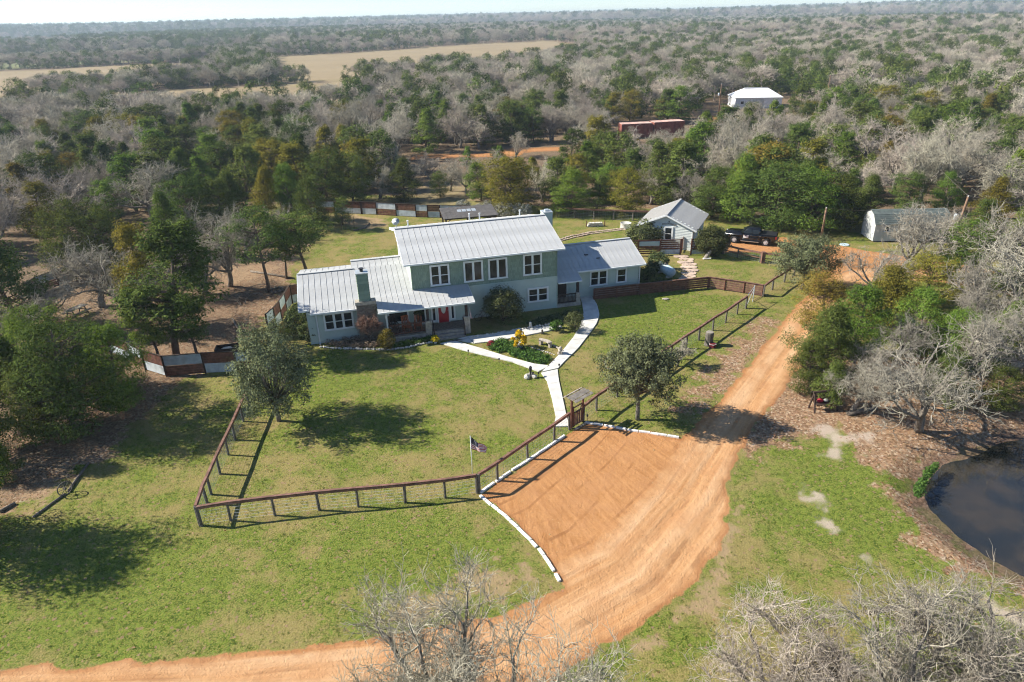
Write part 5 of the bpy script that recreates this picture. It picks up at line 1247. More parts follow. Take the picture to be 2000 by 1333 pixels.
# the avenue of bare oaks on the far left pasture, and hedgerow oaks between the fields
for px in range(-20, 420, 13):
    for rw in range(2):
        p = G(px+rgt.uniform(-4,4), 133-px*.035-rw*7+rgt.uniform(-2,2)); allp.append((p.x, p.y, False, rgt.uniform(.95,1.35)))
for px in range(70, 600, 6): p = G(px+rgt.uniform(-4,4), 183-(px-80)*.045+rgt.uniform(-6,3)); allp.append((p.x, p.y, rgt.random() < .4, rgt.uniform(.75,1.1)))
ap = np.array([(a[0], a[1], 1. if a[2] else 0., a[3]) for a in allp]); az = height(ap[:,0], ap[:,1])
def scatter(name, pts, zs, sc_, protos, label):
    hid = bpy.data.collections.new(name+'_kinds')
    for i, me in enumerate(protos): hid.objects.link(bpy.data.objects.new(me.name, me))
    me = bpy.data.meshes.new(name); me.vertices.add(len(pts)); me.vertices.foreach_set('co', np.stack([pts[:,0],pts[:,1],zs],1).astype(np.float32).ravel())
    a = me.attributes.new('size', 'FLOAT', 'POINT'); a.data.foreach_set('value', sc_.astype(np.float32)); o = link(name, me)
    ng = bpy.data.node_groups.new(name, 'GeometryNodeTree'); ng.interface.new_socket('Geometry', in_out='INPUT', socket_type='NodeSocketGeometry'); ng.interface.new_socket('Geometry', in_out='OUTPUT', socket_type='NodeSocketGeometry')
    N = ng.nodes; gi = N.new('NodeGroupInput'); go = N.new('NodeGroupOutput'); ci = N.new('GeometryNodeCollectionInfo'); ci.inputs['Collection'].default_value = hid; ci.inputs['Separate Children'].default_value = True; ci.inputs['Reset Children'].default_value = True
    ip = N.new('GeometryNodeInstanceOnPoints'); ip.inputs['Pick Instance'].default_value = True
    ri = N.new('FunctionNodeRandomValue'); ri.data_type = 'INT'; ri.inputs[4].default_value = 0; ri.inputs[5].default_value = len(protos)-1
    rr = N.new('FunctionNodeRandomValue'); rr.data_type = 'FLOAT_VECTOR'; rr.inputs[0].default_value = (0,0,0); rr.inputs[1].default_value = (0,0,6.283)
    at = N.new('GeometryNodeInputNamedAttribute'); at.data_type = 'FLOAT'; at.inputs[0].default_value = 'size'
    L = ng.links; L.new(gi.outputs[0], ip.inputs['Points']); L.new(ci.outputs[0], ip.inputs['Instance']); L.new(ri.outputs[2], ip.inputs['Instance Index']); L.new(rr.outputs[0], ip.inputs['Rotation']); L.new(at.outputs[0], ip.inputs['Scale']); L.new(ip.outputs[0], go.inputs[0])
    md = o.modifiers.new('scatter', 'NODES'); md.node_group = ng
    return tag(o, label, None, None, 'stuff')
k = ap[:,2] < .5
scatter('far_bare_woods', ap[k], az[k], ap[k,3], [lod_oak(300+i) for i in range(4)], 'grey leafless woods stretching to the horizon')
scatter('far_cedar_woods', ap[~k], az[~k], ap[~k,3]*1.1, [lod_cedar(320+i) for i in range(4)], 'dark green cedars dotted through the far woods')
print('far', len(ap))
# ------------------------------------------------------------------ concrete walk, in slabs
walk = tag(bpy.data.objects.new('walkway', None), 'white concrete walk forking from the entry gate to both doors', None, None, 'structure'); COL.objects.link(walk)
def slabs(left, right, n):
    """left/right edge survey polylines of the walk; n slabs"""
    def res(pts, t):
        W_ = [G(*p) for p in pts]; d = [0]
        for i in range(1, len(W_)): d.append(d[-1]+(W_[i]-W_[i-1]).length)
        s = t*d[-1]
        for i in range(1, len(W_)):
            if s <= d[i]+1e-6: return W_[i-1].lerp(W_[i], (s-d[i-1])/(d[i]-d[i-1]))
        return W_[-1]
    for k in range(n):
        a, b = k/n+.0012, (k+1)/n-.0012; sub = 3; Lp = [res(left, a+(b-a)*i/sub) for i in range(sub+1)]; Rp = [res(right, a+(b-a)*i/sub) for i in range(sub+1)]
        poly = [(p.x,p.y) for p in Lp] + [(p.x,p.y) for p in Rp[::-1]]
        mb = MB(); mb.prism(poly, -.05, .075+.002*(k % 2)); mb.build('concrete_slab', X['conc'], walk)
slabs([(1080,835),(1086,818),(1078,780),(1068,745),(1057,730)], [(1112,834),(1106,812),(1098,775),(1091,742),(1089,723)], 4)
slabs([(1052,727),(1000,708),(950,697),(905,686),(860,672)], [(1074,716),(1042,712),(990,698),(940,682),(888,667)], 5)
slabs([(866,671),(888,665)], [(912,659),(925,672)], 1)
slabs([(912,658.5),(960,654),(1020,646),(1062,640),(1092,634)], [(927,672),(965,668),(1020,658),(1070,648),(1098,641)], 5)
slabs([(1058,728),(1078,709),(1096,690),(1120,660),(1134,635),(1140,612),(1136,590),(1132,580)], [(1090,721),(1104,706),(1128,683),(1150,655),(1166,632),(1171,615),(1166,596),(1156,580)], 8)
# ------------------------------------------------------------------ white block edging round the parking pad
rge = random.Random(12)
blk = [MB().box(-.29,.29,-.075,.075,-.03,.10).mesh('edging_block', X['block']), MB().box(-.24,.24,-.08,.08,-.03,.09).mesh('edging_block', X['block']), MB().box(-.33,.33,-.07,.07,-.03,.11).mesh('edging_block', X['block'])]
for m_ in blk:
    b_ = bmesh.new(); b_.from_mesh(m_); bmesh.ops.bevel(b_, geom=b_.edges[:], offset=.015, segments=1, affect='EDGES'); b_.to_mesh(m_); b_.free()
def edging(pts, label, group, gap=.02):
    W_ = [G(*p) for p in pts]; i = 0; pos = W_[0]
    for i in range(len(W_)-1):
        a, b = W_[i], W_[i+1]; L = (b-a).length; s = 0; d = (b-a).normalized()
        while s < L-.25:
            k = rge.randrange(3); l = (.58,.48,.66)[k]; c = a+d*(s+l/2)+Vector((-d.y,d.x,0))*rge.uniform(-.02,.02); o = link('edging_block', blk[k], None, c, math.atan2(d.y,d.x)+rge.uniform(-.05,.05)); tag(o, label, 'edging block', group); s += l+gap+rge.uniform(0,.03)
edging([(938,969),(985,1008),(1022,1042),(1052,1073),(1070,1098),(1085,1122),(1096,1142)], 'white edging block in the curved row left of the parking pad', 'white blocks left of the parking pad')
edging([(939,964),(968,942),(1000,920),(1050,888),(1104,851)], 'white edging block in the row below the climbing rail fence', 'white blocks below the rail fence')
edging([(1143,826),(1180,832),(1225,841),(1280,849),(1328,856)], 'white edging block along the upper side of the parking pad', 'white blocks above the parking pad')
# ------------------------------------------------------------------ garden by the walk
rocks = [MB().blob((0,0,.07),(.16,.13,.11),40+i,1,.22).mesh('border_rock', X['rock']) for i in range(5)]
def rockline(pts, n, label, group, s=1.0, kinds=None):
    W_ = [G(*p) for p in pts]; D = [0]
    for i in range(1, len(W_)): D.append(D[-1]+(W_[i]-W_[i-1]).length)
    for k in range(n):
        t = D[-1]*(k+.5)/n
        for i in range(1, len(W_)):
            if t <= D[i]: break
        p = W_[i-1].lerp(W_[i], (t-D[i-1])/(D[i]-D[i-1])); o = link('border_rock', (kinds or rocks)[rge.randrange(5)], None, p+Vector((rge.uniform(-.03,.03),rge.uniform(-.03,.03),0)), rge.uniform(0,6)); q = s*rge.uniform(.7,1.25); o.scale = (q,q,q); tag(o, label, 'rock', group)
rockline([(918,661),(960,655),(1010,646),(1060,638),(1090,632)], 30, 'pale rock in the row between the walk and the house bed', 'rocks lining the front walk')
rockline([(1036,678),(1050,684),(1068,689),(1085,694)], 12, 'small pale stone edging the inner garden bed', 'stones in the triangular bed', .55)
rockline([(626,679),(660,682),(700,683),(740,684),(756,684),(790,681),(815,675),(845,669)], 44, 'flat pale stone edging the bed under the left wing', 'stones edging the left wing bed', .8)
def clump_patch(name, label, poly, n, size, m, hmin, hmax, seed):
    """low planting nobody could count: leaf clumps spread over a bed"""
    rs = np.random.RandomState(seed); P = np.array(PL(poly)); pts = []
    while len(pts) < n:
        c = rs.uniform(P.min(0), P.max(0), (200,2)); ok = sdf(c[:,0], c[:,1], [tuple(q) for q in P]) > .08; pts += list(c[ok])
    pts = np.array(pts[:n]); h = rs.uniform(hmin, hmax, n); C = np.stack([pts[:,0], pts[:,1], h*.5], 1)
    V, F = tufts(rs, C, h*.7, 26, size, .35, .6, .6, .8); V[:,2] = np.maximum(V[:,2], .01)
    return tag(link(name, np_mesh(name, V, F, X[m])), label, None, None, 'stuff')
clump_patch('bed_planting', 'leafy green planting filling the triangular garden bed', [(946,672),(985,664),(1012,672),(1050,690),(1082,702),(1078,710),(1050,714),(1010,702),(960,686)], 260, .17, 'lush', .15, .42, 1)
clump_patch('bed_planting', 'dark ivy ground cover in front of the main wall', [(1025,632),(1060,622),(1095,612),(1130,606),(1136,614),(1098,630),(1040,640)], 170, .16, 'shrub', .12, .32, 2)
clump_patch('bed_planting', 'dry stems and green tufts under the left wing windows', [(640,672),(700,663),(745,668),(745,680),(690,681),(640,678)], 90, .2, 'dead', .2, .55, 3)
clump_patch('bed_planting', 'fresh green plants below the porch railing', [(765,676),(800,668),(846,660),(848,667),(800,677),(770,681)], 90, .18, 'lush', .15, .4, 4)
clump_patch('pond_weeds', 'green weeds hanging over the pond edge', [(1785,955),(1808,920),(1830,905),(1835,912),(1812,940),(1800,975),(1790,980)], 110, .16, 'lush', .12, .35, 5)
clump_patch('lawn_weeds', 'taller weeds at the foot of the right wing fence', [(1255,556),(1300,545),(1345,552),(1300,566),(1260,572)], 60, .16, 'shrub', .1, .25, 6)
def bush(px, py, rx, rz, seed, label, m='shrub', nt=60, per=55, size=.13, name='shrub', cat='shrub', ry=None):
    return plant(0, shrub(seed, rx, ry or rx, rz, nt, per, size, m), G(px,py), 1, 0, label, cat, None, None, name, None, ('stem','foliage'))
bush(983, 628, 1.55, 1.35, 1, 'big rounded evergreen shrub in front of the main wall', 'shrub', 110, 75, .13)
bush(1122, 648, .72, .78, 2, 'clipped boxwood ball at the bend of the walk', 'shrub', 60, 75, .08)
bush(1086, 645, .55, .45, 3, 'small leafy bush left of the boxwood', 'lush', 30, 50, .12)
bush(757, 684, .62, .80, 4, 'round clipped bush beside the porch railing', 'olive', 60, 65, .09)
bush(587, 650, 1.05, 1.1, 5, 'dark shrub at the left corner of the house', 'shrub', 60, 60, .15)
bush(604, 668, .7, .8, 15, 'low dark shrub against the left corner downspout', 'shrub', 40, 55, .14)
bush(1284, 530, 1.05, .95, 6, 'dark rounded shrub above the propane tank', 'shrub', 60, 60, .14)
bush(1262, 548, .9, .7, 16, 'low dark shrub beside the right wing gable', 'shrub', 40, 55, .14)
bush(1258, 481, 1.9, 1.3, 7, 'broad oleander bush left of the cottage front', 'shrub', 90, 60, .2, ry=1.3)
bush(1388, 500, 1.55, 1.5, 8, 'feathery willow-like bush at the corner of the courtyard fence', 'fern', 110, 60, .17)
for i, (px, py, r) in enumerate(((948,424,1.2),(985,426,1.5),(1020,427,1.2),(905,420,1.0))): bush(px, py, r, .9, 20+i, ('silver sage bush nearest the pavilion','large silver sage bush behind the main ridge','silver sage bush nearest the vent pipes','silver sage bush left of the pavilion')[i], 'grey', 50, 45, .16)
bush(1500, 447, 1.2, .7, 25, 'green bush behind the pickup bed', 'lush', 40, 45, .18); bush(1290, 555, .5, .35, 26, 'low weeds beside the propane tank', 'shrub', 20, 40, .1)
mesh_v = bare_tree(61, 2.9, 1.5, 7, 1.0, .010, 'twigred', 3, 1, .5)
plant(0, mesh_v, HW(-15.75, -2.15), 1, .3, 'leafless reddish crape myrtle against the stone chimney', 'shrub', None, None, 'bare_shrub')
plant(0, bare_tree(62, 2.3, 1.2, 6, .9, .011, 'twig', 1, 1, .4), G(1322, 716), 1, 1., 'small pale leafless sapling beside the drive fence', 'sapling', None, None, 'bare_sapling')
# yellow mums in a pot, red bloom, porch flowers
def potted(p, m, label, r=.3, h=.32, fm='shrub', name='potted_flowers', hb=.35):
    o = thing(name, label, 'potted plant', p); MB().lathe([(.12,0),(r*.6,.02),(r*.75,h),(r*.68,h),(r*.6,h-.05),(.01,h-.05)], n=12).build('pot', X['conc'], o, True)
    rs = np.random.RandomState(int(p[0]*100) % 999); D = rs.normal(0,1,(22,3)); D /= np.linalg.norm(D,axis=1,keepdims=True); D[:,2] = np.abs(D[:,2]); V, F = tufts(rs, D*np.array([r*1.1,r*1.1,hb])+np.array([0,0,h]), np.full(22,.17), 60, .11, .8, .3, .6)
    link('blooms', np_mesh('blooms', V, F, X[m]), o); V, F = tufts(rs, D*np.array([r,r,hb*.7])*.8+np.array([0,0,h*.9]), np.full(22,.12), 10, .1, .5, .3, .6); link('leaves', np_mesh('leaves', V, F, X[fm]), o); return o
potted(G(1014,680), 'yellow', 'tall mound of yellow chrysanthemums in a pale pot', .46, .38, 'shrub', 'potted_flowers', .95)
potted(G(959,676), 'redleaf', 'dark red bloom at the tip of the garden bed', .16, .12, 'shrub', 'potted_flowers', .2)
potted(HW(-11.05,-3.85), 'yellow', 'small pot with yellow leaves beside the porch steps', .2, .25, 'lush', 'potted_flowers', .3)
# concrete bench, stone lion, log, statues, path lights
b = thing('garden_bench', 'curved grey concrete bench in the triangular garden', 'bench', G(1068,674), R_(-38))
mb = MB(); pts = [(math.cos(t)*1.2, math.sin(t)*1.2-1.2) for t in np.linspace(R_(60),R_(120),7)]; pin = [(math.cos(t)*.85, math.sin(t)*.85-1.2) for t in np.linspace(R_(120),R_(60),7)]
mb.prism(pts+pin, .40, .47); mb.build('seat', X['stone'], b)
for s in (-.42,.42): MB().box(s-.08,s+.08,-.32,-.04,0,.40).build('leg', X['stone'], b)
def statue(p, label, s=1., name='garden_statue', m='stone'):
    o = thing(name, label, 'statue', p); o.scale = (s,s,s); MB().box(-.2,.2,-.16,.16,0,.10).build('plinth', X[m], o)
    MB().blob((0,0,.30),(.15,.22,.22),3,2,.08).build('body', X[m], o, True); MB().blob((0,-.17,.56),(.13,.13,.14),4,2,.1).build('head', X[m], o, True)
    for sx in (-.09,.09): MB().tube([(sx,-.2,.1),(sx,-.2,.34)],.05,6).build('leg', X[m], o)
    return o
statue(G(1094,692), 'crouching stone lion at the garden corner of the walk', 1.0, 'stone_lion')
statue(G(1036,640), 'slim white stone figure beside the big shrub', .8, 'garden_statue', 'conc')
statue(G(1059,652), 'small dark figure at the back of the triangular garden', .6, 'garden_statue', 'post')
rp = thing('stone_planter', 'pale stone cluster with a small black lantern beside the fork of the walk', 'rock garden', G(1034,737))
for k in range(7): MB().blob((rge.uniform(-.35,.35),rge.uniform(-.25,.25),.1),(.2,.17,.16),60+k,1,.25).build('rock', X['rock'], rp)
MB().lathe([(.07,0),(.07,.3),(.10,.32),(.10,.55),(.12,.57),(.01,.68)], (.08,0,.2), 8).build('lantern', X['black'], rp)
lg = thing('garden_log', 'pale log lying along the edge of the triangular garden', 'log', G(1080,676)); e_ = G(1100,688)-lg.location; MB().tube([(0,0,.07),tuple(e_*.5+Vector((0,0,.08))),tuple(e_+Vector((0,0,.07)))],[.07,.075,.065],8).build('log', X['barewood'], lg)
for i, (px, py, lab) in enumerate(((975,711,'path light on the left edge of the walk'),(915,694,'path light on the lawn near the porch steps'),(1041,738,'path light left of the fork'),(1052,738,'path light at the fork of the walk'),(1092,722,'path light right of the fork'),(1149,666,'path light on the outer bend of the walk'),(1147,822,'path light beside the entry gate'))):
    o = thing('path_light', 'small black '+lab, 'path light', G(px,py)); MB().tube([(0,0,0),(0,0,.34)],.014,5).build('stake', X['black'], o); MB().lathe([(.05,.3),(.05,.40),(.085,.41),(.01,.46)], n=8).build('lamp_head', X['black'], o)
o = link('horseshoe_ring', MB().tube([(.32*math.cos(t),.32*math.sin(t),.32+.3*math.sin(t)) for t in np.linspace(0,2*math.pi,17)],.035,6).mesh('horseshoe_ring', X['conc']), None, G(1190,718)); tag(o, 'pale hoop standing on the lawn left of the right oak', 'hoop')
# bicycle leaning on the shaded wall
bk = thing('bicycle', 'old dark bicycle leaning in the shade right of the porch', 'bicycle', HW(-7.0,-.75), HA)
for s in (0, 1.0):
    w = MB().tube([(s+.3*math.cos(t),0,.32+.3*math.sin(t)) for t in np.linspace(0,2*math.pi,19)],.02,5).build('wheel', X['black'], bk)
    mb = MB(); [mb.tube([(s,0,.32),(s+.29*math.cos(t),0,.32+.29*math.sin(t))],.004,3) for t in np.linspace(0,2*math.pi,9)[:-1]]; mb.build('spokes', X['tin'], w)
mb = MB(); [mb.tube([a_, b_], .018, 5) for a_, b_ in (((0,0,.32),(.4,0,.35)),((.4,0,.35),(.28,0,.8)),((0,0,.32),(.28,0,.75)),((.28,0,.75),(.85,0,.8)),((.4,0,.35),(.85,0,.8)),((.85,0,.95),(1,0,.32)))]; mb.build('frame', X['rust'], bk)
MB().blob((.26,0,.86),(.14,.06,.04),2,1,.1).build('saddle', X['black'], bk); MB().tube([(.8,-.22,.98),(.86,0,.97),(.8,.22,.98)],.014,5).build('handlebar', X['black'], bk)
# rocking chairs, hanging fern and little flag on the porch
def rocker(uu, vv, rz, label, m='orange'):
    o = thing('rocking_chair', label, 'chair', HW(uu,vv,.5), HA+rz)
    MB().box(-.27,.27,-.25,.25,.40,.44).build('seat', X[m], o)
    bk_ = bars(o, 'backrest', X[m], ((-.26,.27,.42),(-.26,.42,1.15),.05,.05), ((.26,.27,.42),(.26,.42,1.15),.05,.05), ((-.26,.42,1.12),(.26,.42,1.12),.04,.10))
    for k in range(4): bars(bk_, 'slat', X[m], ((-.18+.12*k,.28,.44),(-.18+.12*k,.41,1.1),.06,.02))
    for sx in (-.27,.27):
        bars(o, 'leg', X[m], ((sx,-.22,.06),(sx,-.22,.66),.05,.05)); bars(o, 'leg', X[m], ((sx,.25,.06),(sx,.25,.45),.05,.05)); bars(o, 'armrest', X[m], ((sx,-.28,.67),(sx,.33,.67),.08,.03))
        MB().tube([(sx,-.42,.10),(sx,-.2,.035),(sx,.1,.03),(sx,.45,.09)],.025,5).build('runner', X[m], o)
rocker(-12.95,-2.05,.2,'orange wooden rocking chair behind the porch railing, left one'); rocker(-12.05,-2.05,-.15,'orange wooden rocking chair behind the porch railing, right one'); rocker(-13.9,-1.75,.3,'dark rocking chair under the porch window','dark')
hf = thing('hanging_fern', 'hanging fern basket under the porch eave', 'fern', HW(-11.95,-2.2,1.92)); rs = np.random.RandomState(8); D = rs.normal(0,1,(30,3)); D /= np.linalg.norm(D,axis=1,keepdims=True); D[:,2] = D[:,2]*.5-.1
V, F = tufts(rs, D*.3+np.array([0,0,.1]), np.full(30,.14), 22, .14, .25, -.2, .6); link('fronds', np_mesh('fronds', V, F, X['fern']), hf); MB().lathe([(.02,-.08),(.14,-.02),(.17,.1),(.01,.1)], n=10).build('basket', X['dark'], hf, True); MB().tube([(0,0,.1),(0,0,.62)],.008,4).build('chain', X['black'], hf)
sf_ = thing('porch_flag', 'small pale pink flag on an angled pole at the right porch post', 'flag', HW(-8.2,-2.95,1.3), HA); MB().tube([(0,.15,.0),(.12,-.1,.95)],.014,5).build('pole', X['white'], sf_)
mb = MB(); mb.raw([(.11,-.09,.9),(.115,-.09,.35),(.22,-.06,.18),(.30,-.12,.0),(.16,-.1,.05)],[(0,1,2),(1,4,3,2)]); mb.build('cloth', mat('pink_cloth', (.62,.42,.42), .8), sf_, fix=False)

# ------------------------------------------------------------------ flag on the lawn
fp = thing('lawn_flag', 'stars and stripes on a thin white pole inside the front rail fence', 'flag', G(923,929)); MB().tube([(0,0,0),(0,0,2.5)],.022,8).build('flagpole', X['white'], fp, True); MB().blob((0,0,2.53),(.035,.035,.035),1,1,0).build('finial', X['white'], fp)
NS, NT = 22, 13; gv = []
for i in range(NS+1):
    s = i/NS
    for j in range(NT+1):
        t = j/NT          # 0 at the bottom stripe
        drop = .78*s**1.05; fold = .18*math.sin(s*7+t*2.2)*min(1,s*2.5)+.04*math.sin(t*9+s*4)*s
        width = 1-.52*sstep(.15,.9,np.array(s))*1.0
        gv.append((.02+.86*s*(.88+.12*t), -.16*s+fold*.6, 2.48-.74*(1-t)*float(width)-drop*(.78)))
cl = MB(); idx = lambda i, j: i*(NT+1)+j
fs = []; ms = []
for i in range(NS):
    for j in range(NT):
        fs.append((idx(i,j),idx(i+1,j),idx(i+1,j+1),idx(i,j+1))); ms.append(2 if (i < NS*.42 and j >= 6) else (0 if j % 2 == 0 else 1))
cl.v = gv; cl.f = fs; cl.mi = ms; fl = cl.build('cloth', [X['flagred'], X['flagwhite'], X['flagblue']], fp, True, False)
st = MB()
for i in range(1, 9, 2):
    for j in range(7, 13):
        p = Vector(gv[idx(i,j)]); q = Vector(gv[idx(i+1,j)]); r = Vector(gv[idx(i,j+1)]); nrm = (q-p).cross(r-p).normalized(); c = p+nrm*-.006; a_ = (q-p).normalized()*.011; b_ = (r-p).normalized()*.011; st.face([c-a_-b_,c+a_-b_,c+a_+b_,c-a_+b_])
        c = p+nrm*.006; st.face([c-a_-b_,c-a_+b_,c+a_+b_,c+a_-b_])
st.build('stars', X['flagwhite'], fl, fix=False)
# ------------------------------------------------------------------ black pickup
fw = G(1434.9,475); rw = G(1492.5,480.8); hd = (fw-rw).normalized(); left = Vector((-hd.y, hd.x, 0))
tk = thing('pickup_truck', 'black four-door pickup with silver wheels parked on the earth yard', 'pickup truck', (fw+rw)/2-left*.78+Vector((0,0,0)), math.atan2(hd.y, hd.x))
if left.y > 0: pass
tk.location = (fw+rw)/2 + (-left if left.y < 0 else left)*.80
WB = 3.2; HWD = .90
def section(name, prof, y0, y1, m, taper=0., parent=None):
    mb = MB(); mb.extr(prof, 'y', y0, y1); o = mb.build(name, m, parent or tk)
    bm = bmesh.new(); bm.from_mesh(o.data)
    if taper:
        zs = [v.co.z for v in bm.verts]; zl, zh = min(zs), max(zs)
        for v in bm.verts: v.co.y *= 1-taper*(v.co.z-zl)/(zh-zl)
    bmesh.ops.bevel(bm, geom=bm.edges[:], offset=.035, segments=2, affect='EDGES'); bm.to_mesh(o.data); bm.free(); o.data.polygons.foreach_set('use_smooth', [True]*len(o.data.polygons)); return o
fx, rx_ = WB/2, -WB/2
def arch(cx, r=.47, n=8): return [(cx-r*math.cos(math.pi*k/n), .42+r*math.sin(math.pi*k/n)*.95) for k in range(n+1)]
body = [(-2.62,.55),(-2.62,1.08),(-2.60,1.16),(.78,1.16),(2.2,1.12),(2.55,1.02),(2.66,.88),(2.68,.55),(2.5,.45)] + arch(fx)[::-1] + [(.9,.38),(-.9,.38)] + arch(rx_)[::-1] + [(-2.3,.5)]
bd = section('body', body, -HWD, HWD, X['carpaint'])
section('cab', [(.95,1.13),(.42,1.62),(.30,1.70),(-.78,1.72),(-.92,1.66),(-1.02,1.13)], -.83, .83, X['carpaint'], .16)
section('hood', [(.9,1.10),(2.25,1.10),(2.45,1.06),(2.3,1.17),(1.0,1.22)], -.72, .72, X['carpaint'])
MB().raw([(.99,-.68,1.20),(.99,.68,1.20),(.47,.60,1.64),(.47,-.60,1.64)],[(0,1,2,3)]).build('windscreen', X['glass'], tk)
MB().raw([(-1.035,-.6,1.2),(-1.035,.6,1.2),(-.965,.55,1.6),(-.965,-.55,1.6)],[(0,1,2,3)]).build('rear_window', X['glass'], tk)
for s in (-1, 1):
    for a_, b_, c_, d_ in ((.80,.38,-.10,-.10),(-.18,-.18,-.86,-.80)):
        y0, y1 = s*.822, s*.742; MB().raw([(a_,y0,1.2),(c_,y0,1.2),(d_,y1,1.60),(b_,y1,1.60)],[(0,1,2,3)]).build('side_window', X['glass'], tk)
    MB().box(-.16,-.12,s*.78-.05,s*.78+.05,1.18,1.62)
    for dx in (.86,-.14,-1.03): bars(tk, 'door_seam', X['rubber'], ((dx,s*(HWD+.002),.5),(dx,s*(HWD+.002),1.12),.008,.012))
    for dx in (.05,-.88): bars(tk, 'door_handle', X['chrome'], ((dx,s*(HWD+.02),1.0),(dx-.18,s*(HWD+.02),1.0),.03,.03))
    MB().box(.68,.90,min(s*.92,s*1.10),max(s*.92,s*1.10),1.15,1.33).build('mirror', X['carpaint'], tk)
    MB().box(2.35,2.63,min(s*.55,s*.895),max(s*.55,s*.895),.84,1.0).build('headlight', X['lampw'], tk); MB().box(-2.64,-2.5,min(s*.72,s*.91),max(s*.72,s*.91),.80,1.12).build('tail_light', X['lampr'], tk)
    bars(tk, 'running_board', X['chrome'], ((.95,s*.93,.36),(-.95,s*.93,.36),.12,.05))
    MB().extr([(.72,.70),(.18,.70),(.18,1.02),(.72,1.02)],'y',min(s*(HWD+.004),s*(HWD+.010)),max(s*(HWD+.004),s*(HWD+.010))).build('door_sign', X['flagwhite'], tk)
    MB().extr([(.53,.90),(.37,.90),(.37,.985),(.45,1.01),(.53,.985)],'y',min(s*(HWD+.011),s*(HWD+.014)),max(s*(HWD+.011),s*(HWD+.014))).build('sign_emblem', X['flagblue'], tk)
    for cx in (fx, rx_):
        mb = MB(); prof = [(.24,-.12),(.36,-.125),(.39,-.09),(.39,.09),(.36,.125),(.24,.12)]
        n = 20; vs = []; fs = []
        for k in range(n):
            t = 2*math.pi*k/n
            for r, yy in prof: vs.append((cx+r*math.cos(t), s*.80+yy, .39+r*math.sin(t)))
        m_ = len(prof)
        for k in range(n):
            for i in range(m_): fs.append((k*m_+i, ((k+1)%n)*m_+i, ((k+1)%n)*m_+(i+1)%m_, k*m_+(i+1)%m_))
        wh = MB().raw(vs, fs).build('wheel', X['rubber'], tk, True)
        mb = MB(); mb.tube([(cx,s*.80-.08,.39),(cx,s*.80+.08,.39)], .25, 18); 
        for k in range(6):
            t = 2*math.pi*k/6; mb.bar((cx,s*.92,.39),(cx+.23*math.cos(t),s*.915,.39+.23*math.sin(t)),.05,.03,(0,1,0))
        mb.build('rim', X['rim'], wh)
bed = MB(); bed.box(-2.56,-1.06,-.80,.80,1.165,1.20); bed.build('bed_cover', X['black'], tk)
bars(tk, 'front_bumper', X['black'], ((2.66,-.86,.56),(2.66,.86,.56),.16,.24)); bars(tk, 'rear_bumper', X['chrome'], ((-2.68,-.84,.55),(-2.68,.84,.55),.14,.18)); bars(tk, 'grille', X['black'], ((2.66,-.52,.86),(2.66,.52,.86),.05,.26)); MB().box(-2.645,-2.615,-.7,.7,.68,1.1).build('tailgate', X['carpaint'], tk)

# ------------------------------------------------------------------ propane tank
ta, tb = G(1287,530), G(1312,546); tc = (ta+tb)/2; pt = thing('propane_tank', 'pale blue propane tank lying behind the board fence', 'tank', tc, math.atan2((tb-ta).y,(tb-ta).x)); Lt = 1.25
prof = [(.001,-Lt)]+[(.46*math.sin(t),-Lt+.22*(1-math.cos(t))) for t in np.linspace(.3,math.pi/2,5)]+[(.46*math.cos(t),Lt-.22+.22*math.sin(t)) for t in np.linspace(0,math.pi/2-.2,5)]+[(.001,Lt)]
mb = MB(); mb.lathe(prof, n=18); mb.v = [(v[2],v[0],v[1]+.62) for v in mb.v]; mb.build('shell', X['tank'], pt, True); MB().tube([(0,0,1.05),(0,0,1.22)],.14,10).build('valve_dome', X['post'], pt, True)
for s in (-.75,.75): MB().box(s-.08,s+.08,-.32,.32,0,.22).build('saddle', X['conc'], pt)
# ------------------------------------------------------------------ stump with red crate, timber swing, benches, woodpile
sp = thing('tree_stump', 'upright grey log stump with a red sign leaning on its foot beside the fence', 'stump', G(1384,674)); mb = MB(); mb.lathe([(.36,0),(.33,.15),(.30,.5),(.31,.98),(.29,1.05),(.01,1.05)], n=11); mb.v = [(v[0]*(1+.06*math.sin(v[2]*7+v[0]*9)),v[1],v[2]) for v in mb.v]; mb.build('trunk', X['post'], sp, False)
MB().lathe([(.01,1.055),(.27,1.055),(.27,1.065),(.01,1.066)], n=11).build('cut_face', X['barewood'], sp)
rd = thing('red_box', 'dark red box with a pale rim at the foot of the upright stump', 'box', G(1391,678), R_(30)); MB().lathe([(.28,0),(.28,.26),(.26,.29),(.01,.29)], n=6).build('box', mat('oxblood_paint', (.14,.015,.02), .7), rd); MB().lathe([(.285,.25),(.295,.25),(.295,.28),(.285,.28)], n=6).build('rim', X['conc'], rd)
sw = thing('timber_swing', 'dark timber bench swing frame under the young cedar with a red cushion', 'swing', G(1607,800), R_(8))
for sx in (-.75,.75):
    for sy in (-.35,.35): bars(sw, 'leg', X['dark'], ((sx,sy,0),(sx,0,1.3),.08,.08))
bars(sw, 'beam', X['dark'], ((-.85,0,1.3),(.85,0,1.3),.10,.10)); seat = MB().box(-.6,.6,-.25,.22,.45,.50).build('seat', X['dark'], sw); bars(sw, 'backrest', X['dark'], ((-.6,.25,.62),(.6,.25,.62),.03,.10), ((-.6,.28,.82),(.6,.28,.82),.03,.10)); MB().blob((-.25,.08,.62),(.22,.14,.14),3,2,.1).build('cushion', X['flagred'], sw, True); MB().blob((.15,.08,.6),(.16,.12,.12),5,2,.1).build('cushion', X['conc'], sw, True)
for sx in (-.58,.58): MB().tube([(sx,0,.5),(sx,0,1.27)],.012,4).build('chain', X['black'], sw)
pb = thing('wooden_bench', 'grey wooden bench behind the pickup at the wood edge', 'bench', G(1465,441), R_(5))
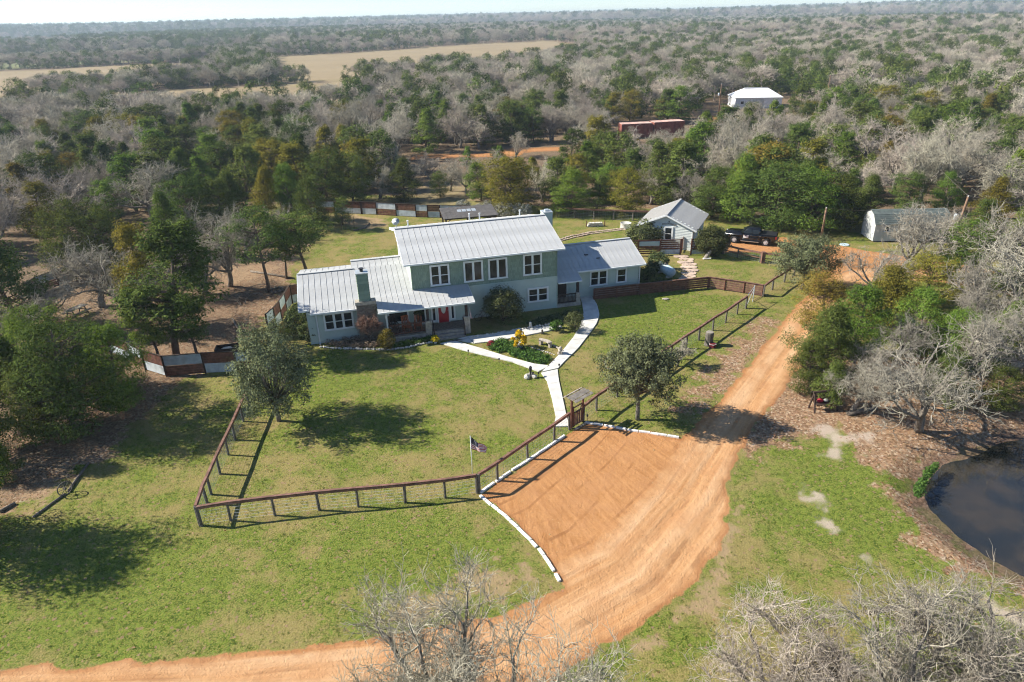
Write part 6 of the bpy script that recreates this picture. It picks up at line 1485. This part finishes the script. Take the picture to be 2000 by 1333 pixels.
for k in range(3): bars(pb, 'seat_board', X['barewood'], ((0,.14*k,.45),(1.7,.14*k,.45),.12,.04))
for k in range(2): bars(pb, 'back_board', X['barewood'], ((0,.48,.65+.2*k),(1.7,.48,.65+.2*k),.04,.13))
for sx in (.15,1.55): bars(pb, 'leg', X['barewood'], ((sx,0,0),(sx,0,.43),.09,.09)); bars(pb, 'leg', X['barewood'], ((sx,.46,0),(sx,.46,.9),.09,.09))
def picnic(p, rz, label):
    o = thing('picnic_table', label, 'table', p, rz)
    for k in range(5): bars(o, 'top_board', X['barewood'], ((-.9,-.3+.15*k,.74),(.9,-.3+.15*k,.74),.135,.04))
    for s in (-.65,.65): bars(o, 'bench_board', X['barewood'], ((-.9,s,.44),(.9,s,.44),.25,.04))
    for sx in (-.6,.6): bars(o, 'leg', X['dark'], ((sx,-.6,0),(sx,-.2,.72),.08,.05), ((sx,.6,0),(sx,.2,.72),.08,.05), ((sx,-.68,.41),(sx,.68,.41),.05,.08))
picnic(G(153,617), R_(70), 'weathered picnic table in the left yard clearing')
ft = thing('raised_planter', 'dark raised box planter behind the tin fence', 'planter', G(446,694), R_(12)); MB().box(-.75,.75,-.4,.4,.0,.5).build('soil_box', X['dark'], ft)
for a_, b_ in (((-.78,-.43),(.78,-.43)),((.78,-.43),(.78,.43)),((.78,.43),(-.78,.43)),((-.78,.43),(-.78,-.43))): bars(ft, 'side_board', X['dark'], ((*a_,.5),(*b_,.5),.06,.45))
MB().blob((.0,0,.58),(.38,.25,.1),7,2,.2).build('rocks', X['rock'], ft)
wp = thing('woodpile', 'stack of split firewood against the rear rail fence', 'woodpile', G(1148,443), R_(3)); fwm = MB().tube([(0,-.22,0),(0,.22,0)],.08,6).mesh('split_log', X['rock'])
for r in range(3):
    for k in range(11-r): q = link('split_log', fwm, wp, (.18*k+.09*r+rge.uniform(-.02,.02), rge.uniform(-.04,.04), .09+.155*r)); q.rotation_euler = (0,rge.uniform(0,6),0)
for sx in (-.15,2.0): bars(wp, 'end_post', X['brown'], ((sx,0,0),(sx,0,.7),.08,.08))
tb_ = thing('stock_tank', 'round pale stock tank beside the rear fence', 'tank', G(1222,445)); MB().lathe([(.62,0),(.62,.55),(.65,.58),(.60,.58),(.58,.1),(.01,.1)], n=20).build('tub', X['conc'], tb_, True)
# fallen poles and wheel on the left lawn
def logline(pts, r, label, name='fallen_log', m='log'):
    W_ = [G(*p) for p in pts]; o = thing(name, label, 'log', W_[0]); MB().tube([tuple(p-W_[0]+Vector((0,0,r*.8))) for p in W_], [r*(1-.25*i/len(W_)) for i in range(len(W_))], 7).build('log', X[m], o, True); return o
logline([(65,1012),(95,990),(128,966)], .07, 'thin pole on the ground left of the wagon wheel'); logline([(134,962),(150,938),(174,906)], .08, 'thin dark pole on the ground right of the wagon wheel')
ww = thing('wagon_wheel', 'small dark wagon wheel standing on the left lawn', 'wheel', G(131,966), R_(60)); MB().tube([(.38*math.cos(t),0,.39+.38*math.sin(t)) for t in np.linspace(0,2*math.pi,21)],.03,6).build('rim', X['post'], ww)
for k in range(8): t = math.pi*k/4; MB().tube([(0,0,.39),(.37*math.cos(t),0,.39+.37*math.sin(t))],.016,5).build('spoke', X['post'], ww)
MB().tube([(0,-.08,.39),(0,.08,.39)],.06,8).build('hub', X['post'], ww)
logline([(0,1002),(18,992),(30,985)], .1, 'short log at the left edge of the lawn')
logline([(1655,812),(1680,806),(1712,800)], .16, 'grey fallen trunk beside the small bare oak'); logline([(1838,862),(1862,852),(1876,846)], .05, 'dark branch lying on the pond bank')
logline([(490,532),(530,538),(575,546)], .11, 'long log edging the path in the left yard'); logline([(455,625),(462,640),(480,652)], .08, 'curved log edging the left garden path'); logline([(245,668),(262,673),(275,680)], .1, 'short log beside the left tin fence')
logline([(690,452),(712,447),(722,438)], .1, 'log edging the sandy patch on the rear left lawn')
logline([(1690,1200),(1730,1192),(1762,1186)], .09, 'pale dead limb lying below the pond')
bp_ = thing('brush_pile', 'heap of cut branches in the left yard', 'brush pile', G(478,585)); rs = np.random.RandomState(3)
for k in range(26): a_ = rs.uniform(0,6.28); L_ = rs.uniform(.5,1.1); c_ = rs.normal(0,.4,2); MB().tube([(c_[0]-math.cos(a_)*L_,c_[1]-math.sin(a_)*L_,.05),(c_[0],c_[1],rs.uniform(.15,.5)),(c_[0]+math.cos(a_)*L_,c_[1]+math.sin(a_)*L_,rs.uniform(.05,.3))],[.04,.035,.02],5).build('branch', X['log'], bp_)
fr_ = thing('fire_ring', 'ring of dark stones beside the leaning cedar trunk', 'fire ring', G(538,569))
for k in range(10): t = k*.628; MB().blob((.6*math.cos(t),.6*math.sin(t),.12),(.19,.15,.16),80+k,1,.2).build('stone', X['stonedark'], fr_)
# young cedar whips on the back lawn
for i, (px, py) in enumerate(((668,452),(676,450),(684,448),(692,446))): o = thing('bare_sapling', 'thin bare sapling stem in the rear left bed', 'sapling', G(px,py), 0, 'thin stems in the rear left bed'); MB().tube([(0,0,0),(.04,.02,1.0),(.02,.05,2.2)],[.03,.025,.012],5).build('stem', X['barkdark'], o)
# ------------------------------------------------------------------ stepping stone path and rubble line
fpth = tag(bpy.data.objects.new('flagstone_path', None), 'pink flagstone path from the courtyard gateway', None, None, 'structure'); COL.objects.link(fpth)
rs = np.random.RandomState(14)
for r in range(9):
    t = r/8; yy = 501+t*44; xl = 1322+10*math.sin(t*3.1)*1.0+8*t-4; n = 3
    for k in range(n):
        px = xl+(k+.5)*(26/n)+rs.uniform(-1.5,1.5)+(3 if r%2 else 0); c = G(px, yy+rs.uniform(-1,1)); w = rs.uniform(.24,.34)
        poly = [(c.x+w*(1.25 if True else 1)*rs.uniform(.8,1.1)*math.cos(a_), c.y+w*1.35*rs.uniform(.8,1.1)*math.sin(a_)) for a_ in np.linspace(0,2*math.pi,8)[:-1]]
        MB().prism(poly, -.02, .05+rs.uniform(0,.02)).build('flagstone', X['flag'], fpth)
pinks = [MB().blob((0,0,.05),(.17,.13,.07),140+i,1,.22).mesh('border_rock', X['flag']) for i in range(5)]
rockline([(1088,470),(1115,462),(1150,455),(1190,450),(1225,446)], 64, 'pinkish stone in the rubble row across the rear lawn', 'stones across the rear lawn', 1.0, pinks)
rockline([(1090,473),(1118,465),(1150,458),(1190,453),(1222,449)], 50, 'pinkish stone in the rubble row across the rear lawn', 'stones across the rear lawn', .9, pinks)
st_ = thing('leaning_stump', 'grey gnarled stump leaning at the foot of the willow-like bush', 'stump', G(1378,506)); MB().tube([(0,0,0),(.25,.1,.45),(.55,.15,.8)],[.26,.2,.14],9).build('trunk', X['barewood'], st_, True); 
for k in range(4): MB().blob((-.2+.2*k,-.15,.08),(.16,.12,.1),90+k,1,.2).build('stone', X['block'], st_)
MB_ = thing('lawn_rock', 'flat grey rock on the right lawn', 'rock', G(1300,586)); MB().blob((0,0,.08),(.35,.2,.1),4,1,.15).build('stone', X['stone'], MB_)
o = link('pit_cover', MB().lathe([(.5,0),(.5,.06),(.45,.09),(.01,.09)], n=14).mesh('pit_cover', X['tank']), None, G(1649,479)); tag(o, 'flat pale green cover in the grass left of the shed', 'cover')
# ------------------------------------------------------------------ poles and wires
def upole(px, py, h, label, trans=False, lean=(0,0), r=.13):
    o = thing('utility_pole', label, 'utility pole', G(px,py)); MB().tube([(0,0,0),(lean[0]*.5,lean[1]*.5,h*.5),(lean[0],lean[1],h)],[r,r*.9,r*.75],9).build('pole', X['pole'], o, True)
    MB().tube([(lean[0],lean[1],h),(lean[0],lean[1],h+.12)],.06,6).build('insulator', X['conc'], o)
    if trans: MB().lathe([(.01,0),(.2,.02),(.22,.1),(.22,.62),(.16,.7),(.01,.72)], (-.42,-.05,trans), 12).build('transformer', X['tin'], o, True); bars(o, 'bracket', X['black'], ((-.42,-.05,trans+.35),(0,0,trans+.35),.05,.05))
    return o, o.location+Vector((lean[0],lean[1],h+.05))
_, t1 = upole(1603,469,3.45,'short brown utility pole behind the third lawn oak'); _, t2 = upole(1862,470,4.6,'leaning reddish utility pole right of the shed with a transformer', 2.2, (.5,0.2), .14)
_, t3 = upole(1403,228,7.2,'far grey utility pole with a white box left of the outbuilding', 4.6, (0,0), .13); _, t4 = upole(1611,215,8.0,'tall brown utility pole right of the far outbuilding'); _, t5 = upole(1688,240,7.0,'dark utility pole among the bare trees at right')
def wire(a_, b_, sag, label, r=.012):
    o = thing('power_line', label, 'wire', a_); d_ = b_-a_; MB().tube([tuple(d_*t-Vector((0,0,sag*4*t*(1-t)))) for t in np.linspace(0,1,14)], r, 4).build('cable', X['post'], o)
sh_c = Vector((SO.x, SO.y, 0))+Vector((.1,1.4,3.1))
wire(t1, sh_c, .12, 'wire from the short pole to the shed gable'); wire(t1, G(1555,478), .0, 'guy wire slanting left from the short pole', .012)
wire(t2, Vector((t2.x+14, t2.y-9, 4.2)), .3, 'upper wire running right from the leaning pole', .015); wire(t2-Vector((0,0,1.6)), Vector((t2.x+9, t2.y-7, 2.0)), .2, 'lower wire running right from the leaning pole', .015)
wire(t2, t5, .8, 'wire crossing the woods from the leaning pole', .02); wire(t3, Vector((t3.x+40,t3.y+14,8)), .4, 'upper far wire beyond the outbuilding', .03); wire(t3-Vector((0,0,1.3)), Vector((t3.x+38,t3.y+14,6.6)), .4, 'lower far wire beyond the outbuilding', .03)
# ------------------------------------------------------------------ grass tufts, fallen leaves and loose stones
rs = np.random.RandomState(55)
def ground_pts(n, x0, x1, y0, y1): return rs.uniform(x0, x1, n), rs.uniform(y0, y1, n)
gi = lambda arr, xx, yy: arr.reshape(NY, NX)[np.clip(np.searchsorted(gy, yy), 0, NY-1), np.clip(np.searchsorted(gx, xx), 0, NX-1)]
xx, yy = ground_pts(60000, -34, 40, 15.5, 62)
walkable = (gi(m_dirt,xx,yy) < .3) & (gi(m_sand,xx,yy) < .4) & (gi(m_wet,xx,yy) < .2) & (gi(m_lit,xx,yy) < .55)
hu, hv = (xx-HO.x)*math.cos(HA)+(yy-HO.y)*math.sin(HA), -(xx-HO.x)*math.sin(HA)+(yy-HO.y)*math.cos(HA)
inhouse = (hu > -20.5) & (hu < 8.3) & (hv > -1.3) & (hv < 10.3)
pat = fbm(xx, yy, .5, 71, 3)
k = walkable & ~inhouse & (rs.rand(len(xx)) < .35+.5*np.clip(pat, -.5, 1))
P = np.stack([xx[k], yy[k]], 1); n = len(P); per = 7; h = rs.uniform(.03,.085,n)
B = np.repeat(P, per, 0)+rs.normal(0,.035,(n*per,2)); hh = np.repeat(h, per)*rs.uniform(.6,1.2,n*per); a = rs.uniform(0,6.28,n*per); w = .012
zb = height(B[:,0], B[:,1]); dx, dy = np.cos(a), np.sin(a); lean = hh*rs.uniform(.1,.7,n*per)
V = np.stack([np.stack([B[:,0]-dy*w, B[:,1]+dx*w, zb],1), np.stack([B[:,0]+dy*w, B[:,1]-dx*w, zb],1), np.stack([B[:,0]+dx*lean, B[:,1]+dy*lean, zb+hh],1)],1).reshape(-1,3)
tag(link('grass', np_mesh('grass', V, np.arange(len(V)).reshape(-1,3), leafmat('turf_blades', (.10,.17,.018), (.28,.275,.07), .0, .25))), 'short uneven grass blades over the lawns', None, None, 'stuff')
# leaves
xx, yy = ground_pts(110000, -34, 42, 15.5, 70); pr = gi(m_lit,xx,yy)*.85+.012; k = (rs.rand(len(xx)) < pr) & (gi(m_dirt,xx,yy) < .6) & (gi(m_wet,xx,yy) < .9)
P = np.stack([xx[k], yy[k], height(xx[k], yy[k])+.012], 1); N = np.tile([[0,0,1.]], (len(P),1)); V, F = leafquads(rs, P, N, .085, .75, .45); V[:,2] = np.maximum(V[:,2], np.repeat(P[:,2],4)-.004)
tag(link('fallen_leaves', np_mesh('fallen_leaves', V, F, leafmat('dry_oak_leaves', (.18,.085,.038), (.47,.295,.16), .0, .1))), 'dry brown oak leaves strewn under the trees and along the drive', None, None, 'stuff')
# clods and pebbles on the drive
xx, yy = ground_pts(40000, -30, 42, 15.5, 75); pc = fbm(xx, yy, .6, 91, 3); k = (gi(m_dirt,xx,yy) > .25) & (rs.rand(len(xx)) < .10+.35*np.clip(pc,0,1)); P = np.stack([xx[k], yy[k]],1); n = len(P)
s = rs.uniform(.012,.035,n)*(1+1.2*(rs.rand(n) < .05)); T = np.array([[1,0,-.4],[-.5,.87,-.4],[-.5,-.87,-.4],[0,0,.9]]); z0 = gi(z, P[:,0], P[:,1])+.012
V = np.stack([P[:,0],P[:,1],z0],1)[:,None]+T[None]*s[:,None,None]*rs.uniform(.6,1.4,(n,4,3)); F = (np.arange(n)[:,None,None]*4+np.array([[0,1,3],[1,2,3],[2,0,3]])[None]).reshape(-1,3)
tag(link('loose_stones', np_mesh('loose_stones', V.reshape(-1,3), F, leafmat('clay_clods', (.24,.125,.06), (.62,.42,.26), .0, 0))), 'clods and pebbles loose on the earth drive', None, None, 'stuff')
# ------------------------------------------------------------------ the air
hz = MB().box(-8200,8200,-400,8300,-20,46).build('haze', X['white']); hz.data.materials.clear()
hm = bpy.data.materials.new('pale_air'); hm.use_nodes = True; nt = hm.node_tree; nt.nodes.clear(); ho = nd(nt, 'ShaderNodeOutputMaterial'); pvn = nd(nt, 'ShaderNodeVolumePrincipled')
pvn.inputs['Color'].default_value = (.72,.87,1.0,1); pvn.inputs['Density'].default_value = .00024; pvn.inputs['Anisotropy'].default_value = .15
nt.links.new(pvn.outputs[0], ho.inputs['Volume']); hz.data.materials.append(hm); tag(hz, 'thin bluish daylight haze', None, None, 'stuff')
